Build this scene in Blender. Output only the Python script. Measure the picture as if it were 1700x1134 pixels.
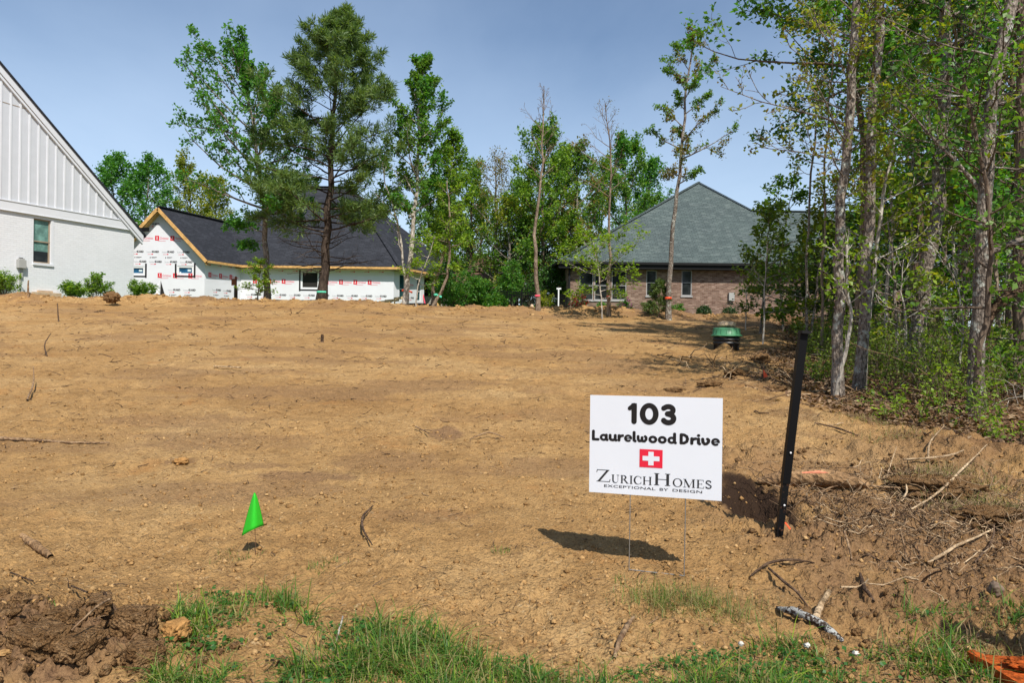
import bpy, math, random
import numpy as np
from mathutils import Vector, Matrix

sc = bpy.context.scene
for _o in list(bpy.data.objects):
    bpy.data.objects.remove(_o, do_unlink=True)
COL = sc.collection

# ------------------------------------------------------------------ camera
F, CX, CY, ROLL = 1200.0, 850.0, 555.0, 0.0125
CAMZ = 1.07
cd = bpy.data.cameras.new('camera')
cam = bpy.data.objects.new('camera', cd)
COL.objects.link(cam)
cd.sensor_fit = 'HORIZONTAL'
cd.sensor_width = 36.0
cd.lens = 36.0 * F / 1700.0
cd.shift_y = -12.0 / 1700.0
cd.clip_start = 0.05
cd.clip_end = 3000.0
cam.matrix_world = (Matrix.Translation((0, 0, CAMZ)) @ Matrix.Rotation(math.radians(90), 4, 'X')
                    @ Matrix.Rotation(ROLL, 4, 'Z'))
sc.camera = cam

# ------------------------------------------------------------------ world, sun, exposure
SUN_TO = Vector((0.38, -0.925, 1.28)).normalized()
SUN_EL = math.asin(SUN_TO.z)
SUN_ROT = math.atan2(SUN_TO.x, SUN_TO.y)
W = bpy.data.worlds.new('World')
sc.world = W
W.use_nodes = True
nt = W.node_tree
for n in list(nt.nodes):
    nt.nodes.remove(n)
wo = nt.nodes.new('ShaderNodeOutputWorld')
bg = nt.nodes.new('ShaderNodeBackground')
bg.inputs['Strength'].default_value = 0.112
sky = nt.nodes.new('ShaderNodeTexSky')
sky.sky_type = 'NISHITA'
sky.sun_disc = False
sky.sun_elevation = SUN_EL
sky.sun_rotation = SUN_ROT
sky.altitude = 0
sky.air_density = 1.0
sky.dust_density = 0.6
sky.ozone_density = 1.5
# thin high cirrus, streaked, mixed into the sky
tc = nt.nodes.new('ShaderNodeTexCoord')
sp = nt.nodes.new('ShaderNodeSeparateXYZ')
nt.links.new(tc.outputs['Generated'], sp.inputs[0])
zc = nt.nodes.new('ShaderNodeMath'); zc.operation = 'MAXIMUM'; zc.inputs[1].default_value = 0.0
nt.links.new(sp.outputs[2], zc.inputs[0])
za = nt.nodes.new('ShaderNodeMath'); za.operation = 'ADD'; za.inputs[1].default_value = 0.12
nt.links.new(zc.outputs[0], za.inputs[0])
dv = []
for k in (0, 1):
    d_ = nt.nodes.new('ShaderNodeMath'); d_.operation = 'DIVIDE'
    nt.links.new(sp.outputs[k], d_.inputs[0]); nt.links.new(za.outputs[0], d_.inputs[1]); dv.append(d_)
cb = nt.nodes.new('ShaderNodeCombineXYZ')
nt.links.new(dv[0].outputs[0], cb.inputs[0]); nt.links.new(dv[1].outputs[0], cb.inputs[1])
mp = nt.nodes.new('ShaderNodeMapping')
mp.inputs['Scale'].default_value = (0.55, 0.22, 1)
mp.inputs['Rotation'].default_value = (0, 0, 0.6)
nt.links.new(cb.outputs[0], mp.inputs[0])
cn = nt.nodes.new('ShaderNodeTexNoise')
cn.inputs['Scale'].default_value = 1.1
cn.inputs['Detail'].default_value = 7
cn.inputs['Roughness'].default_value = 0.55
cn.inputs['Distortion'].default_value = 0.4
nt.links.new(mp.outputs[0], cn.inputs['Vector'])
cr = nt.nodes.new('ShaderNodeMapRange')
cr.inputs['From Min'].default_value = 0.38
cr.inputs['From Max'].default_value = 0.75
cr.inputs['To Min'].default_value = 0.0
cr.inputs['To Max'].default_value = 0.30
nt.links.new(cn.outputs[0], cr.inputs[0])
cm = nt.nodes.new('ShaderNodeMix'); cm.data_type = 'RGBA'
cm.inputs['B'].default_value = (5.4, 6.7, 8.5, 1)
hz = nt.nodes.new('ShaderNodeMapRange')   # paler air towards the horizon, all the way round
hz.inputs['From Min'].default_value = 0.06
hz.inputs['From Max'].default_value = 0.38
hz.inputs['To Min'].default_value = 0.50
hz.inputs['To Max'].default_value = 0.0
nt.links.new(zc.outputs[0], hz.inputs[0])
ad = nt.nodes.new('ShaderNodeMath'); ad.operation = 'ADD'; ad.use_clamp = True
nt.links.new(hz.outputs[0], ad.inputs[0]); nt.links.new(cr.outputs[0], ad.inputs[1])
nt.links.new(ad.outputs[0], cm.inputs['Factor'])
nt.links.new(sky.outputs[0], cm.inputs['A'])
nt.links.new(cm.outputs['Result'], bg.inputs['Color'])
nt.links.new(bg.outputs[0], wo.inputs[0])

sd = bpy.data.lights.new('sun', 'SUN')
sd.energy = 5.0
sd.angle = math.radians(0.53)
sd.color = (1.0, 0.95, 0.87)
sun = bpy.data.objects.new('sun', sd)
COL.objects.link(sun)
sun.rotation_euler = SUN_TO.to_track_quat('Z', 'Y').to_euler()

sc.view_settings.view_transform = 'Standard'
sc.view_settings.look = 'None'
sc.view_settings.exposure = 0.28
sc.view_settings.gamma = 1.0
sc.view_settings.use_curve_mapping = False
sc.render.engine = 'CYCLES'

# ------------------------------------------------------------------ pixel to world helpers (1700 px wide photo)
CAM = np.array([0, 0, CAMZ])
def ray(px, py):
    a = (px - CX) / F
    b = (CY - py) / F
    c, s = math.cos(ROLL), math.sin(ROLL)
    return np.array([a * c - b * s, 1.0, a * s + b * c])
def at(px, py, d):
    return CAM + ray(px, py) * d

# ------------------------------------------------------------------ noise
def _h(ix, iy, s):
    n = (ix.astype(np.int64) * 374761393 + iy.astype(np.int64) * 668265263 + s * 974711) & 0xffffffff
    n = ((n ^ (n >> 13)) * 1274126177) & 0xffffffff
    n = (n ^ (n >> 16)) & 0xffffffff
    return n / 4294967295.0
def vn(x, y, s=0):
    ix = np.floor(x); iy = np.floor(y)
    fx = x - ix; fy = y - iy
    fx = fx * fx * (3 - 2 * fx); fy = fy * fy * (3 - 2 * fy)
    a = _h(ix, iy, s); b = _h(ix + 1, iy, s); c = _h(ix, iy + 1, s); d = _h(ix + 1, iy + 1, s)
    return (a + (b - a) * fx) * (1 - fy) + (c + (d - c) * fx) * fy
def fbm(x, y, s=0, o=4, g=0.5):
    t = 0; a = 1.0; w = 0
    for k in range(o):
        c, sn = math.cos(k * 1.1), math.sin(k * 1.1)
        t = t + a * vn((x * c - y * sn) * 2 ** k, (x * sn + y * c) * 2 ** k, s + k * 17)
        w += a; a *= g
    return t / w
def cells(x, y, s=0):
    """domes of random size: reads as clods"""
    ix = np.floor(x); iy = np.floor(y)
    best = np.zeros_like(x)
    for dx in (-1, 0, 1):
        for dy in (-1, 0, 1):
            cx = ix + dx; cy = iy + dy
            px = cx + 0.15 + 0.7 * _h(cx, cy, s); py = cy + 0.15 + 0.7 * _h(cx, cy, s + 5)
            r = 0.2 + 0.5 * _h(cx, cy, s + 9) ** 2
            q = 1 - ((x - px) ** 2 + (y - py) ** 2) / (r * r)
            best = np.maximum(best, np.sqrt(np.clip(q, 0, 1)) * r)
    return best
def sst(a, b, x):
    t = np.clip((x - a) / (b - a), 0, 1)
    return t * t * (3 - 2 * t)

# ------------------------------------------------------------------ terrain height
YK = [-40, 0, 3.2, 5, 8, 12, 16, 20, 24, 26, 40, 60, 400]
ZK = [-0.3, -0.07, -0.035, 0.04, 0.24, 0.52, 0.86, 1.24, 1.66, 1.86, 1.98, 2.1, 3.0]
def woods_edge(y):
    return np.interp(y, [-5, 2, 4.5, 6.3, 7.6, 9, 12, 16, 20, 26, 40], [9, 6.6, 5.3, 4.3, 3.6, 3.7, 4.4, 6.1, 7.6, 9.3, 12])
def berm_y(x):
    return np.interp(x, [-24, -17, -8, 6, 12, 20], [22.3, 23.6, 26, 26, 25.0, 24])
def noisy_edge(x, y):
    return woods_edge(y) + 0.9 * (fbm(x * 0.9, y * 0.9, 77, 4) - 0.5)
HOLE = (1.55, 4.45)
CLODZ = [(-1.62, 2.35, 0.5, 0.09), (-1.95, 2.6, 0.5, 0.05)]
SODZ = [(2.66, 4.62, .26, .13, .09), (3.05, 4.05, .22, .11, .06), (2.25, 4.72, .2, .1, .04)]
def rough_map(x, y):
    a = 0.55 + 0.0 * x
    a = a + 1.3 * np.exp(-((y - berm_y(x)) / 1.3) ** 2)
    a = a + 2.3 * sst(0.9, 1.6, x - 0.05 * y) * (1 - sst(5.0, 7.5, y)) * (.5 + fbm(x * 1.6, y * 1.6, 400, 3))
    a = a + 1.8 * sst(-1.1, -1.6, x) * (1 - sst(2.5, 3.0, y))
    a = a + 0.9 * np.exp(-(((x - 4.3) / 1.4) ** 2 + ((y - 11.5) / 3.0) ** 2))
    return a
def G(x, y, fine=True):
    x = np.atleast_1d(np.asarray(x, float)); y = np.atleast_1d(np.asarray(y, float))
    xc = np.clip(x, -60, 60)
    z = np.interp(y, YK, ZK) - 0.02 * xc * np.clip(y / 26, 0, 1)
    yb = berm_y(x)
    inside = sst(noisy_edge(x, y) + 2.5, noisy_edge(x, y), x) * 0.6 + 0.4
    h = 0.05 + 0.42 * fbm(x * 0.55, y * 0.4, 5, 4) ** 1.5
    z = z + h * np.exp(-((y - yb) / 0.7) ** 2) * inside
    ra = rough_map(x, y)
    z = z + 0.10 * (fbm(x * 0.35, y * 0.35, 11, 3) - 0.5) * sst(3, 8, y)
    z = z + 0.028 * (fbm(x * 0.35, y * 2.2, 21, 3) - 0.5) * sst(6, 10, y)
    z = z + ra * 0.05 * (fbm(x * 1.9, y * 1.9, 31, 3) - 0.5)
    # right-hand spoil bank towards the trees
    z = z + 0.12 * np.exp(-(((x - woods_edge(y) + 0.5) / 0.5) ** 2)) * fbm(x * 2, y * 2, 8, 3) * (1 - sst(24, 26, y))
    # hole beside the post and the low spot round the riser mound
    q = ((x - HOLE[0]) / 0.17) ** 2 + ((y - HOLE[1]) / 0.34) ** 2
    z = z - 0.17 * np.exp(-q ** 1.5)
    z = z + 0.10 * np.exp(-(((x - HOLE[0] + 0.02) / 0.28) ** 2 + ((y - HOLE[1] - 0.62) / 0.26) ** 2))
    z = z + 0.24 * np.exp(-(((x - 4.72) / 0.20) ** 2 + ((y - 16.0) / 0.3) ** 2))
    z = z - 0.13 * np.exp(-(((x - 4.85) / 1.0) ** 2 + ((y - 16.2) / 1.3) ** 2))
    for cx, cy, rx_, ry_, hh in SODZ:
        z = z + hh * np.exp(-((((x - cx) / rx_) ** 2 + ((y - cy) / ry_) ** 2) ** 1.6))
    tr_ = np.abs(np.mod(x * .16 + y + 1.2 * np.sin(x * .22 + 1), 3.1) - 1.55)
    z = z - 0.040 * np.exp(-((tr_ - .62) / .12) ** 2) * sst(7, 9, y) * (1 - sst(21, 24, y)) * sst(.35, .6, fbm(x * .3, y * .3, 301, 2) + .1)
    for cx, cy, r, hh in CLODZ:
        z = z + hh * np.exp(-(((x - cx) / r) ** 2 + ((y - cy) / r) ** 2)) * (0.5 + fbm(x * 4, y * 4, 3, 3))
    if fine:
        near = 1 - sst(6, 11, y)
        mid = 1 - sst(14, 26, y)
        z = z + ra * (0.016 * (fbm(x * 9, y * 9, 41, 3) - 0.5) + 0.012 * np.abs(fbm(x * 5, y * 5, 43, 3) - 0.5) * 2)
        wx = x + 0.02 * fbm(x * 14, y * 14, 61, 2); wy = y + 0.02 * fbm(x * 14, y * 14, 62, 2)
        cov = sst(0.42, 0.60, fbm(x * 1.1, y * 1.1, 55, 3))
        z = z + near * ra ** 0.7 * 0.038 * cells(wx * 20, wy * 20, 71) * (0.35 + 0.65 * cov)
        z = z + (1 - sst(4, 6, y)) * ra ** 0.6 * 0.034 * cells(x * 38, y * 38, 72) * (0.4 + 0.6 * fbm(x * 2.3, y * 2.3, 59, 2))
        z = z + near * ra * 0.045 * cells(wx * 7, wy * 7, 73) * sst(0.5, 0.62, fbm(x * 1.7, y * 1.7, 58, 3))
        z = z + mid * (1 - sst(3, 7, y) * 0) * sst(4, 8, y) * (ra * 0.045 * cells(x * 6, y * 6, 75) * cov + 0.035 * cells(x * 11, y * 11, 76))
        bz = np.exp(-((y - yb) / 1.0) ** 2)
        z = z + bz * (0.07 * cells(x * 2.1, y * 2.1, 81) + 0.10 * (fbm(x * 3.5, y * 3.5, 83, 4) - 0.4))
    return z
def g1(x, y):
    return float(G(x, y)[0])
_DS = np.concatenate([np.arange(1.6, 8, 0.01), np.arange(8, 45, 0.04)])
def on(px, py, dz=0.0):
    """where the line of sight through a photo pixel meets the ground"""
    r = ray(px, py)
    X = r[0] * _DS; Z = CAMZ + r[2] * _DS
    gz = G(X, _DS)
    k = np.nonzero(Z <= gz)[0]
    i = k[0] if len(k) else len(_DS) - 1
    return np.array([X[i], _DS[i], gz[i] + dz])
def foot(px, d, dz=0.0):
    x = (px - CX) / F * d
    return np.array([x, d, g1(x, d) + dz])

# ------------------------------------------------------------------ mesh helpers
def arr_mesh(name, v, f, mats, mi=None, smooth=False):
    """v (n,3); f (m,k) array of equal-size faces, or list of such arrays"""
    fl = f if isinstance(f, list) else [f]
    fl = [np.asarray(q, np.int64) for q in fl if len(q)]
    me = bpy.data.meshes.new(name)
    v = np.asarray(v, np.float32)
    me.vertices.add(len(v)); me.vertices.foreach_set('co', v.ravel())
    lv = np.concatenate([q.ravel() for q in fl])
    tot = np.concatenate([np.full(len(q), q.shape[1]) for q in fl])
    st = np.concatenate([[0], np.cumsum(tot)[:-1]])
    me.loops.add(len(lv)); me.loops.foreach_set('vertex_index', lv.astype(np.int32))
    me.polygons.add(len(tot)); me.polygons.foreach_set('loop_start', st.astype(np.int32))
    if smooth:
        me.polygons.foreach_set('use_smooth', np.ones(len(tot), bool))
    for m in (mats if isinstance(mats, (list, tuple)) else [mats]):
        me.materials.append(m)
    if mi is not None:
        me.polygons.foreach_set('material_index', np.asarray(mi, np.int32))
    me.update(calc_edges=True)
    me.validate()
    return me
def link(name, me, parent=None):
    o = bpy.data.objects.new(name, me); COL.objects.link(o)
    if parent is not None:
        o.parent = parent
    return o
def tag(o, label=None, cat=None, group=None, kind=None):
    if label: o['label'] = label
    if cat: o['category'] = cat
    if group: o['group'] = group
    if kind: o['kind'] = kind
    return o
def empty(name, loc=(0, 0, 0), rz=0.0, label=None, cat=None, group=None):
    o = bpy.data.objects.new(name, None); COL.objects.link(o)
    o.location = tuple(float(q) for q in loc); o.rotation_euler = (0, 0, rz)
    o.empty_display_size = 0.1
    return tag(o, label, cat, group)
def copy_tree(o, parent=None):
    c = o.copy(); COL.objects.link(c)
    if parent is not None:
        c.parent = parent
    for ch in list(o.children):
        copy_tree(ch, c)
    return c

class Fr:
    """vertical wall frame: s along e, height z, d outwards along n"""
    def __init__(self, O, e, n=None):
        self.O = np.array([O[0], O[1], 0.0]); e = np.array([e[0], e[1], 0.0]); self.e = e / np.linalg.norm(e)
        if n is None:
            n = np.array([self.e[1], -self.e[0], 0.0])
            if np.dot(n, CAM - self.O) < 0: n = -n
        self.n = np.array([n[0], n[1], 0.0]) / np.linalg.norm(n[:2])
    def p(self, s, z, d=0.0):
        return self.O + self.e * s + self.n * d + np.array([0, 0, z])
    def px(self, px, py, d=0.0):
        r = ray(px, py)
        t = np.dot(self.O + self.n * d - CAM, self.n) / np.dot(r, self.n)
        P = CAM + r * t
        return float(np.dot(P - self.O, self.e)), float(P[2])

class MB:
    def __init__(self): self.v = []; self.f = []; self.m = []
    def add(self, vs, fs, m=0):
        b = len(self.v)
        self.v += [tuple(map(float, q)) for q in vs]
        for q in fs:
            self.f.append([b + i for i in q]); self.m.append(m)
    def box8(self, P, m=0):
        self.add(P, [(0, 3, 2, 1), (4, 5, 6, 7), (0, 1, 5, 4), (1, 2, 6, 5), (2, 3, 7, 6), (3, 0, 4, 7)], m)
    def fbox(self, fr, s0, s1, z0, z1, d0, d1, m=0):
        self.box8([fr.p(s0, z0, d0), fr.p(s1, z0, d0), fr.p(s1, z0, d1), fr.p(s0, z0, d1),
                   fr.p(s0, z1, d0), fr.p(s1, z1, d0), fr.p(s1, z1, d1), fr.p(s0, z1, d1)], m)
    def box(self, x0, x1, y0, y1, z0, z1, m=0):
        self.box8([(x0, y0, z0), (x1, y0, z0), (x1, y1, z0), (x0, y1, z0), (x0, y0, z1), (x1, y0, z1), (x1, y1, z1), (x0, y1, z1)], m)
    def beam(self, a, b, w, h, up=(0, 0, 1), m=0):
        a = np.array(a, float); b = np.array(b, float); t = b - a; t /= np.linalg.norm(t)
        up = np.array(up, float); sd_ = np.cross(t, up); sd_ /= np.linalg.norm(sd_); u = np.cross(sd_, t)
        P = []
        for q in (a, b):
            P += [q - sd_ * w / 2 - u * h / 2, q + sd_ * w / 2 - u * h / 2, q + sd_ * w / 2 + u * h / 2, q - sd_ * w / 2 + u * h / 2]
        self.box8(P, m)
    def slab(self, poly, th, m=0, dirn=(0, 0, -1)):
        """polygon given solid thickness"""
        poly = [np.array(p, float) for p in poly]; dn = np.array(dirn, float) * th; n = len(poly)
        vs = poly + [p + dn for p in poly]
        fs = [tuple(range(n)), tuple(range(2 * n - 1, n - 1, -1))] + [(i, i + n, (i + 1) % n + n, (i + 1) % n) for i in range(n)]
        self.add(vs, fs, m)
    def quad(self, a, b, c, d, m=0): self.add([a, b, c, d], [(0, 1, 2, 3)], m)
    def tri(self, a, b, c, m=0): self.add([a, b, c], [(0, 1, 2)], m)
    def lathe(self, prof, c=(0, 0, 0), k=24, m=0, cap=True):
        b = []; n = len(prof)
        for r, z in prof:
            for i in range(k):
                a = 2 * math.pi * i / k
                b.append((c[0] + r * math.cos(a), c[1] + r * math.sin(a), c[2] + z))
        fs = [(j * k + i, j * k + (i + 1) % k, (j + 1) * k + (i + 1) % k, (j + 1) * k + i) for j in range(n - 1) for i in range(k)]
        if cap:
            fs.append(tuple(range((n - 1) * k, n * k))); fs.append(tuple(range(k - 1, -1, -1)))
        self.add(b, fs, m)
    def build(self, name, mats, parent=None, smooth=False):
        me = bpy.data.meshes.new(name)
        me.from_pydata(self.v, [], self.f)
        for m in (mats if isinstance(mats, (list, tuple)) else [mats]): me.materials.append(m)
        me.polygons.foreach_set('material_index', np.array(self.m, np.int32))
        if smooth: me.polygons.foreach_set('use_smooth', np.ones(len(self.f), bool))
        me.update()
        return link(name, me, parent)

def wall(mb, fr, s0, s1, z0, z1, holes=(), th=0.15, m=0, d=0.0):
    """flat wall with real rectangular openings and reveals"""
    S = sorted(set([s0, s1] + [min(max(h[0], s0), s1) for h in holes] + [min(max(h[1], s0), s1) for h in holes]))
    Z = sorted(set([z0, z1] + [h[2] for h in holes] + [h[3] for h in holes]))
    for i in range(len(S) - 1):
        for j in range(len(Z) - 1):
            sc_, zc_ = (S[i] + S[i + 1]) / 2, (Z[j] + Z[j + 1]) / 2
            if any(h[0] < sc_ < h[1] and h[2] < zc_ < h[3] for h in holes): continue
            mb.quad(fr.p(S[i], Z[j], d), fr.p(S[i + 1], Z[j], d), fr.p(S[i + 1], Z[j + 1], d), fr.p(S[i], Z[j + 1], d), m)
    for h in holes:
        a, b, c, e = h
        mb.quad(fr.p(a, c, d), fr.p(b, c, d), fr.p(b, c, d - th), fr.p(a, c, d - th), m)
        mb.quad(fr.p(a, e, d), fr.p(b, e, d), fr.p(b, e, d - th), fr.p(a, e, d - th), m)
        mb.quad(fr.p(a, c, d), fr.p(a, e, d), fr.p(a, e, d - th), fr.p(a, c, d - th), m)
        mb.quad(fr.p(b, c, d), fr.p(b, e, d), fr.p(b, e, d - th), fr.p(b, c, d - th), m)

def tubes(P, R, k=5, cap=False):
    """P (N,m,3) polylines, R (N,m) radii -> verts, quads"""
    P = np.asarray(P, float); R = np.asarray(R, float); N, m = P.shape[:2]
    T = np.empty_like(P)
    T[:, 1:-1] = P[:, 2:] - P[:, :-2]; T[:, 0] = P[:, 1] - P[:, 0]; T[:, -1] = P[:, -1] - P[:, -2]
    T /= np.linalg.norm(T, axis=2, keepdims=True) + 1e-9
    ref = np.where(np.abs(T[:, :1, 2:3]) > 0.8, np.array([1.0, 0, 0]), np.array([0, 0, 1.0]))
    U = np.cross(T, np.broadcast_to(ref, T.shape)); U /= np.linalg.norm(U, axis=2, keepdims=True) + 1e-9
    V = np.cross(T, U)
    a = np.arange(k) * 2 * math.pi / k
    v = P[:, :, None, :] + R[:, :, None, None] * (U[:, :, None, :] * np.cos(a)[None, None, :, None] + V[:, :, None, :] * np.sin(a)[None, None, :, None])
    idx = np.arange(N * m * k).reshape(N, m, k)
    q = np.stack([idx[:, :-1], np.roll(idx, -1, 2)[:, :-1], np.roll(idx, -1, 2)[:, 1:], idx[:, 1:]], -1).reshape(-1, 4)
    return v.reshape(-1, 3), q
def merge(parts):
    vs = []; fs = []; b = 0
    for v, f in parts:
        vs.append(v); fs.append(np.asarray(f) + b); b += len(v)
    return np.concatenate(vs), np.concatenate(fs)
def nrm(a):
    return a / (np.linalg.norm(a, axis=-1, keepdims=True) + 1e-9)
def leaves(pts, size, rng, aspect=0.6, up=0.5, sj=0.35, fold=0.12, axis=None, axw=0.0):
    n = len(pts)
    N = nrm(rng.normal(size=(n, 3)) * 0.6 + np.array([0, 0, up]))
    A = rng.normal(size=(n, 3))
    if axis is not None: A = nrm(A) * (1 - axw) + nrm(axis) * axw
    U = nrm(A - N * np.sum(A * N, 1, keepdims=True)); V = np.cross(N, U)
    L = (size * (1 + sj * rng.uniform(-1, 1, n)))[:, None]
    w = aspect * L * 0.5
    v = np.stack([pts, pts + U * L * 0.45 + V * w + N * L * fold, pts + U * L, pts + U * L * 0.45 - V * w + N * L * fold], 1).reshape(-1, 3)
    return v, np.arange(4 * n).reshape(n, 4)

# ------------------------------------------------------------------ materials
class NT:
    def __init__(self, name):
        self.m = bpy.data.materials.new(name); self.m.use_nodes = True
        self.t = self.m.node_tree; self.b = self.t.nodes['Principled BSDF']; self.o = self.t.nodes['Material Output']
    def n(self, typ, **kw):
        x = self.t.nodes.new(typ)
        for k, v in kw.items():
            if k in ('ins',):
                for kk, vv in v.items(): x.inputs[kk].default_value = vv
            else: setattr(x, k, v)
        return x
    def l(self, a, b): self.t.links.new(a, b)
    def coord(self, scale=(1, 1, 1), kind='Object', rot=(0, 0, 0)):
        if kind == 'World':
            g = self.n('ShaderNodeNewGeometry'); src = g.outputs['Position']
        else:
            g = self.n('ShaderNodeTexCoord'); src = g.outputs[kind]
        mpn = self.n('ShaderNodeMapping'); mpn.inputs['Scale'].default_value = scale; mpn.inputs['Rotation'].default_value = rot
        self.l(src, mpn.inputs[0]); return mpn.outputs[0]
    def noise(self, vec, scale, detail=4, rough=0.55, dist=0.0):
        x = self.n('ShaderNodeTexNoise'); x.inputs['Scale'].default_value = scale; x.inputs['Detail'].default_value = detail
        x.inputs['Roughness'].default_value = rough; x.inputs['Distortion'].default_value = dist
        self.l(vec, x.inputs['Vector']); return x.outputs[0]
    def vor(self, vec, scale, feature='F1', out='Distance', rnd=1.0):
        x = self.n('ShaderNodeTexVoronoi', feature=feature); x.inputs['Scale'].default_value = scale
        x.inputs['Randomness'].default_value = rnd
        self.l(vec, x.inputs['Vector']); return x.outputs[out]
    def ramp(self, fac, stops, interp='LINEAR'):
        x = self.n('ShaderNodeValToRGB'); cr_ = x.color_ramp; cr_.interpolation = interp
        while len(cr_.elements) < len(stops): cr_.elements.new(0.5)
        for e, (p, c) in zip(cr_.elements, stops):
            e.position = p; e.color = (c[0], c[1], c[2], 1) if isinstance(c, (tuple, list)) else (c, c, c, 1)
        self.l(fac, x.inputs[0]); return x.outputs[0]
    def mix(self, a, b, f, mode='MIX'):
        x = self.n('ShaderNodeMix', data_type='RGBA', blend_type=mode)
        for s, k in ((f, 'Factor'), (a, 'A'), (b, 'B')):
            if hasattr(s, 'links'): self.l(s, x.inputs[k])
            elif k == 'Factor': x.inputs[k].default_value = s
            else: x.inputs[k].default_value = (s[0], s[1], s[2], 1)
        return x.outputs['Result']
    def math(self, op, a, b=0.0, clamp=False):
        x = self.n('ShaderNodeMath', operation=op, use_clamp=clamp)
        for i, s in enumerate((a, b)):
            if hasattr(s, 'links'): self.l(s, x.inputs[i])
            else: x.inputs[i].default_value = s
        return x.outputs[0]
    def bump(self, h, strength=0.5, dist=0.01, normal=None):
        x = self.n('ShaderNodeBump'); x.inputs['Strength'].default_value = strength; x.inputs['Distance'].default_value = dist
        self.l(h, x.inputs['Height'])
        if normal is not None: self.l(normal, x.inputs['Normal'])
        return x.outputs[0]
    def done(self, col=None, rough=0.8, spec=0.3, normal=None, metal=0.0):
        b = self.b
        if col is not None:
            if hasattr(col, 'links'): self.l(col, b.inputs['Base Color'])
            else: b.inputs['Base Color'].default_value = (col[0], col[1], col[2], 1)
        if hasattr(rough, 'links'): self.l(rough, b.inputs['Roughness'])
        else: b.inputs['Roughness'].default_value = rough
        b.inputs['Specular IOR Level'].default_value = spec
        b.inputs['Metallic'].default_value = metal
        if normal is not None: self.l(normal, b.inputs['Normal'])
        return self.m

def plain(name, col, rough=0.7, spec=0.3, var=0.12, scale=3.0, bump=0.0, bscale=40.0, metal=0.0):
    m = NT(name); v = m.coord((1, 1, 1), 'World')
    nz = m.noise(v, scale, 5)
    c = m.ramp(nz, [(0.3, tuple(q * (1 - var) for q in col)), (0.7, tuple(min(1, q * (1 + var)) for q in col))])
    nb = m.bump(m.noise(v, bscale, 4), bump, 0.01) if bump else None
    return m.done(c, rough, spec, nb, metal)

def leafmat(name, c1, c2, c3=None, trans=0.45, rough=0.5, spec=0.35):
    m = NT(name)
    g = m.n('ShaderNodeNewGeometry')
    stops = [(0.0, c1), (0.6, c2)] + ([(1.0, c3)] if c3 else [(1.0, tuple(q * 1.15 for q in c2))])
    col = m.ramp(g.outputs['Random Per Island'], stops)
    v = m.coord((1, 1, 1), 'World')
    col = m.mix(col, m.ramp(m.noise(v, 0.9, 3), [(0.3, (0.72, 0.78, 0.75)), (0.7, (1.0, 1.0, 1.0))]), 1.0, 'MULTIPLY')
    m.done(col, rough, spec)
    tr = m.n('ShaderNodeBsdfTranslucent')
    tcol = m.mix(col, (1.6, 1.7, 0.6), 1.0, 'MULTIPLY')
    m.l(tcol, tr.inputs[0])
    mx = m.n('ShaderNodeMixShader'); mx.inputs[0].default_value = trans
    m.l(m.b.outputs[0], mx.inputs[1]); m.l(tr.outputs[0], mx.inputs[2]); m.l(mx.outputs[0], m.o.inputs[0])
    return m.m

def barkmat(name, dark, light, vs=0.25, scale=14, lich=None):
    m = NT(name); v = m.coord((1, 1, vs), 'World')
    n1 = m.noise(v, scale * 2.0, 6, 0.65, 0.4)
    c = m.ramp(n1, [(0.36, dark), (0.62, light)])
    v2 = m.coord((1, 1, 1), 'World')
    c = m.mix(c, m.ramp(m.noise(v2, 2.5, 4), [(0.35, (0.65, 0.62, 0.6)), (0.65, (1.1, 1.08, 1.05))]), 1.0, 'MULTIPLY')
    if lich:
        f = m.ramp(m.noise(v2, 9, 5, 0.6), [(0.55, 0.0), (0.63, 0.8)])
        c = m.mix(c, lich, f)
    h = m.math('ADD', n1, m.vor(v, scale * 2.4))
    return m.done(c, 0.9, 0.15, m.bump(h, 0.9, 0.03))

# ground: clay, damp clay, leaf litter, lawn and the hole's painted shade, chosen by a mask
m = NT('site_soil')
v = m.coord((1, 1, 1), 'World')
att = m.n('ShaderNodeAttribute'); att.attribute_name = 'zone'
sx = m.n('ShaderNodeSeparateColor'); m.l(att.outputs['Color'], sx.inputs[0])
n_big = m.noise(v, 0.55, 6, 0.6)
n_mid = m.noise(v, 4.5, 6, 0.65)
n_fin = m.noise(v, 38, 6, 0.7)
vfar = m.coord((1.0, 2.6, 1.0), 'World')
n_str = m.noise(vfar, 5.5, 7, 0.72)
c = m.ramp(n_big, [(0.30, (0.305, 0.172, 0.066)), (0.5, (0.385, 0.229, 0.092)), (0.7, (0.465, 0.300, 0.135))])
c = m.mix(c, m.ramp(n_mid, [(0.30, (0.72, 0.70, 0.68)), (0.55, (1.0, 1.0, 1.0)), (0.75, (1.12, 1.10, 1.05))]), 1.0, 'MULTIPLY')
c = m.mix(c, m.ramp(n_str, [(0.36, (0.58, 0.54, 0.50)), (0.42, (0.95, 0.95, 0.95)), (0.60, (1.0, 1.0, 1.0)), (0.70, (1.12, 1.10, 1.08))]), 0.7, 'MULTIPLY')
c = m.mix(c, m.ramp(n_fin, [(0.34, (0.50, 0.46, 0.42)), (0.45, (1, 1, 1)), (0.7, (1.18, 1.16, 1.12))]), 0.8, 'MULTIPLY')
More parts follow.
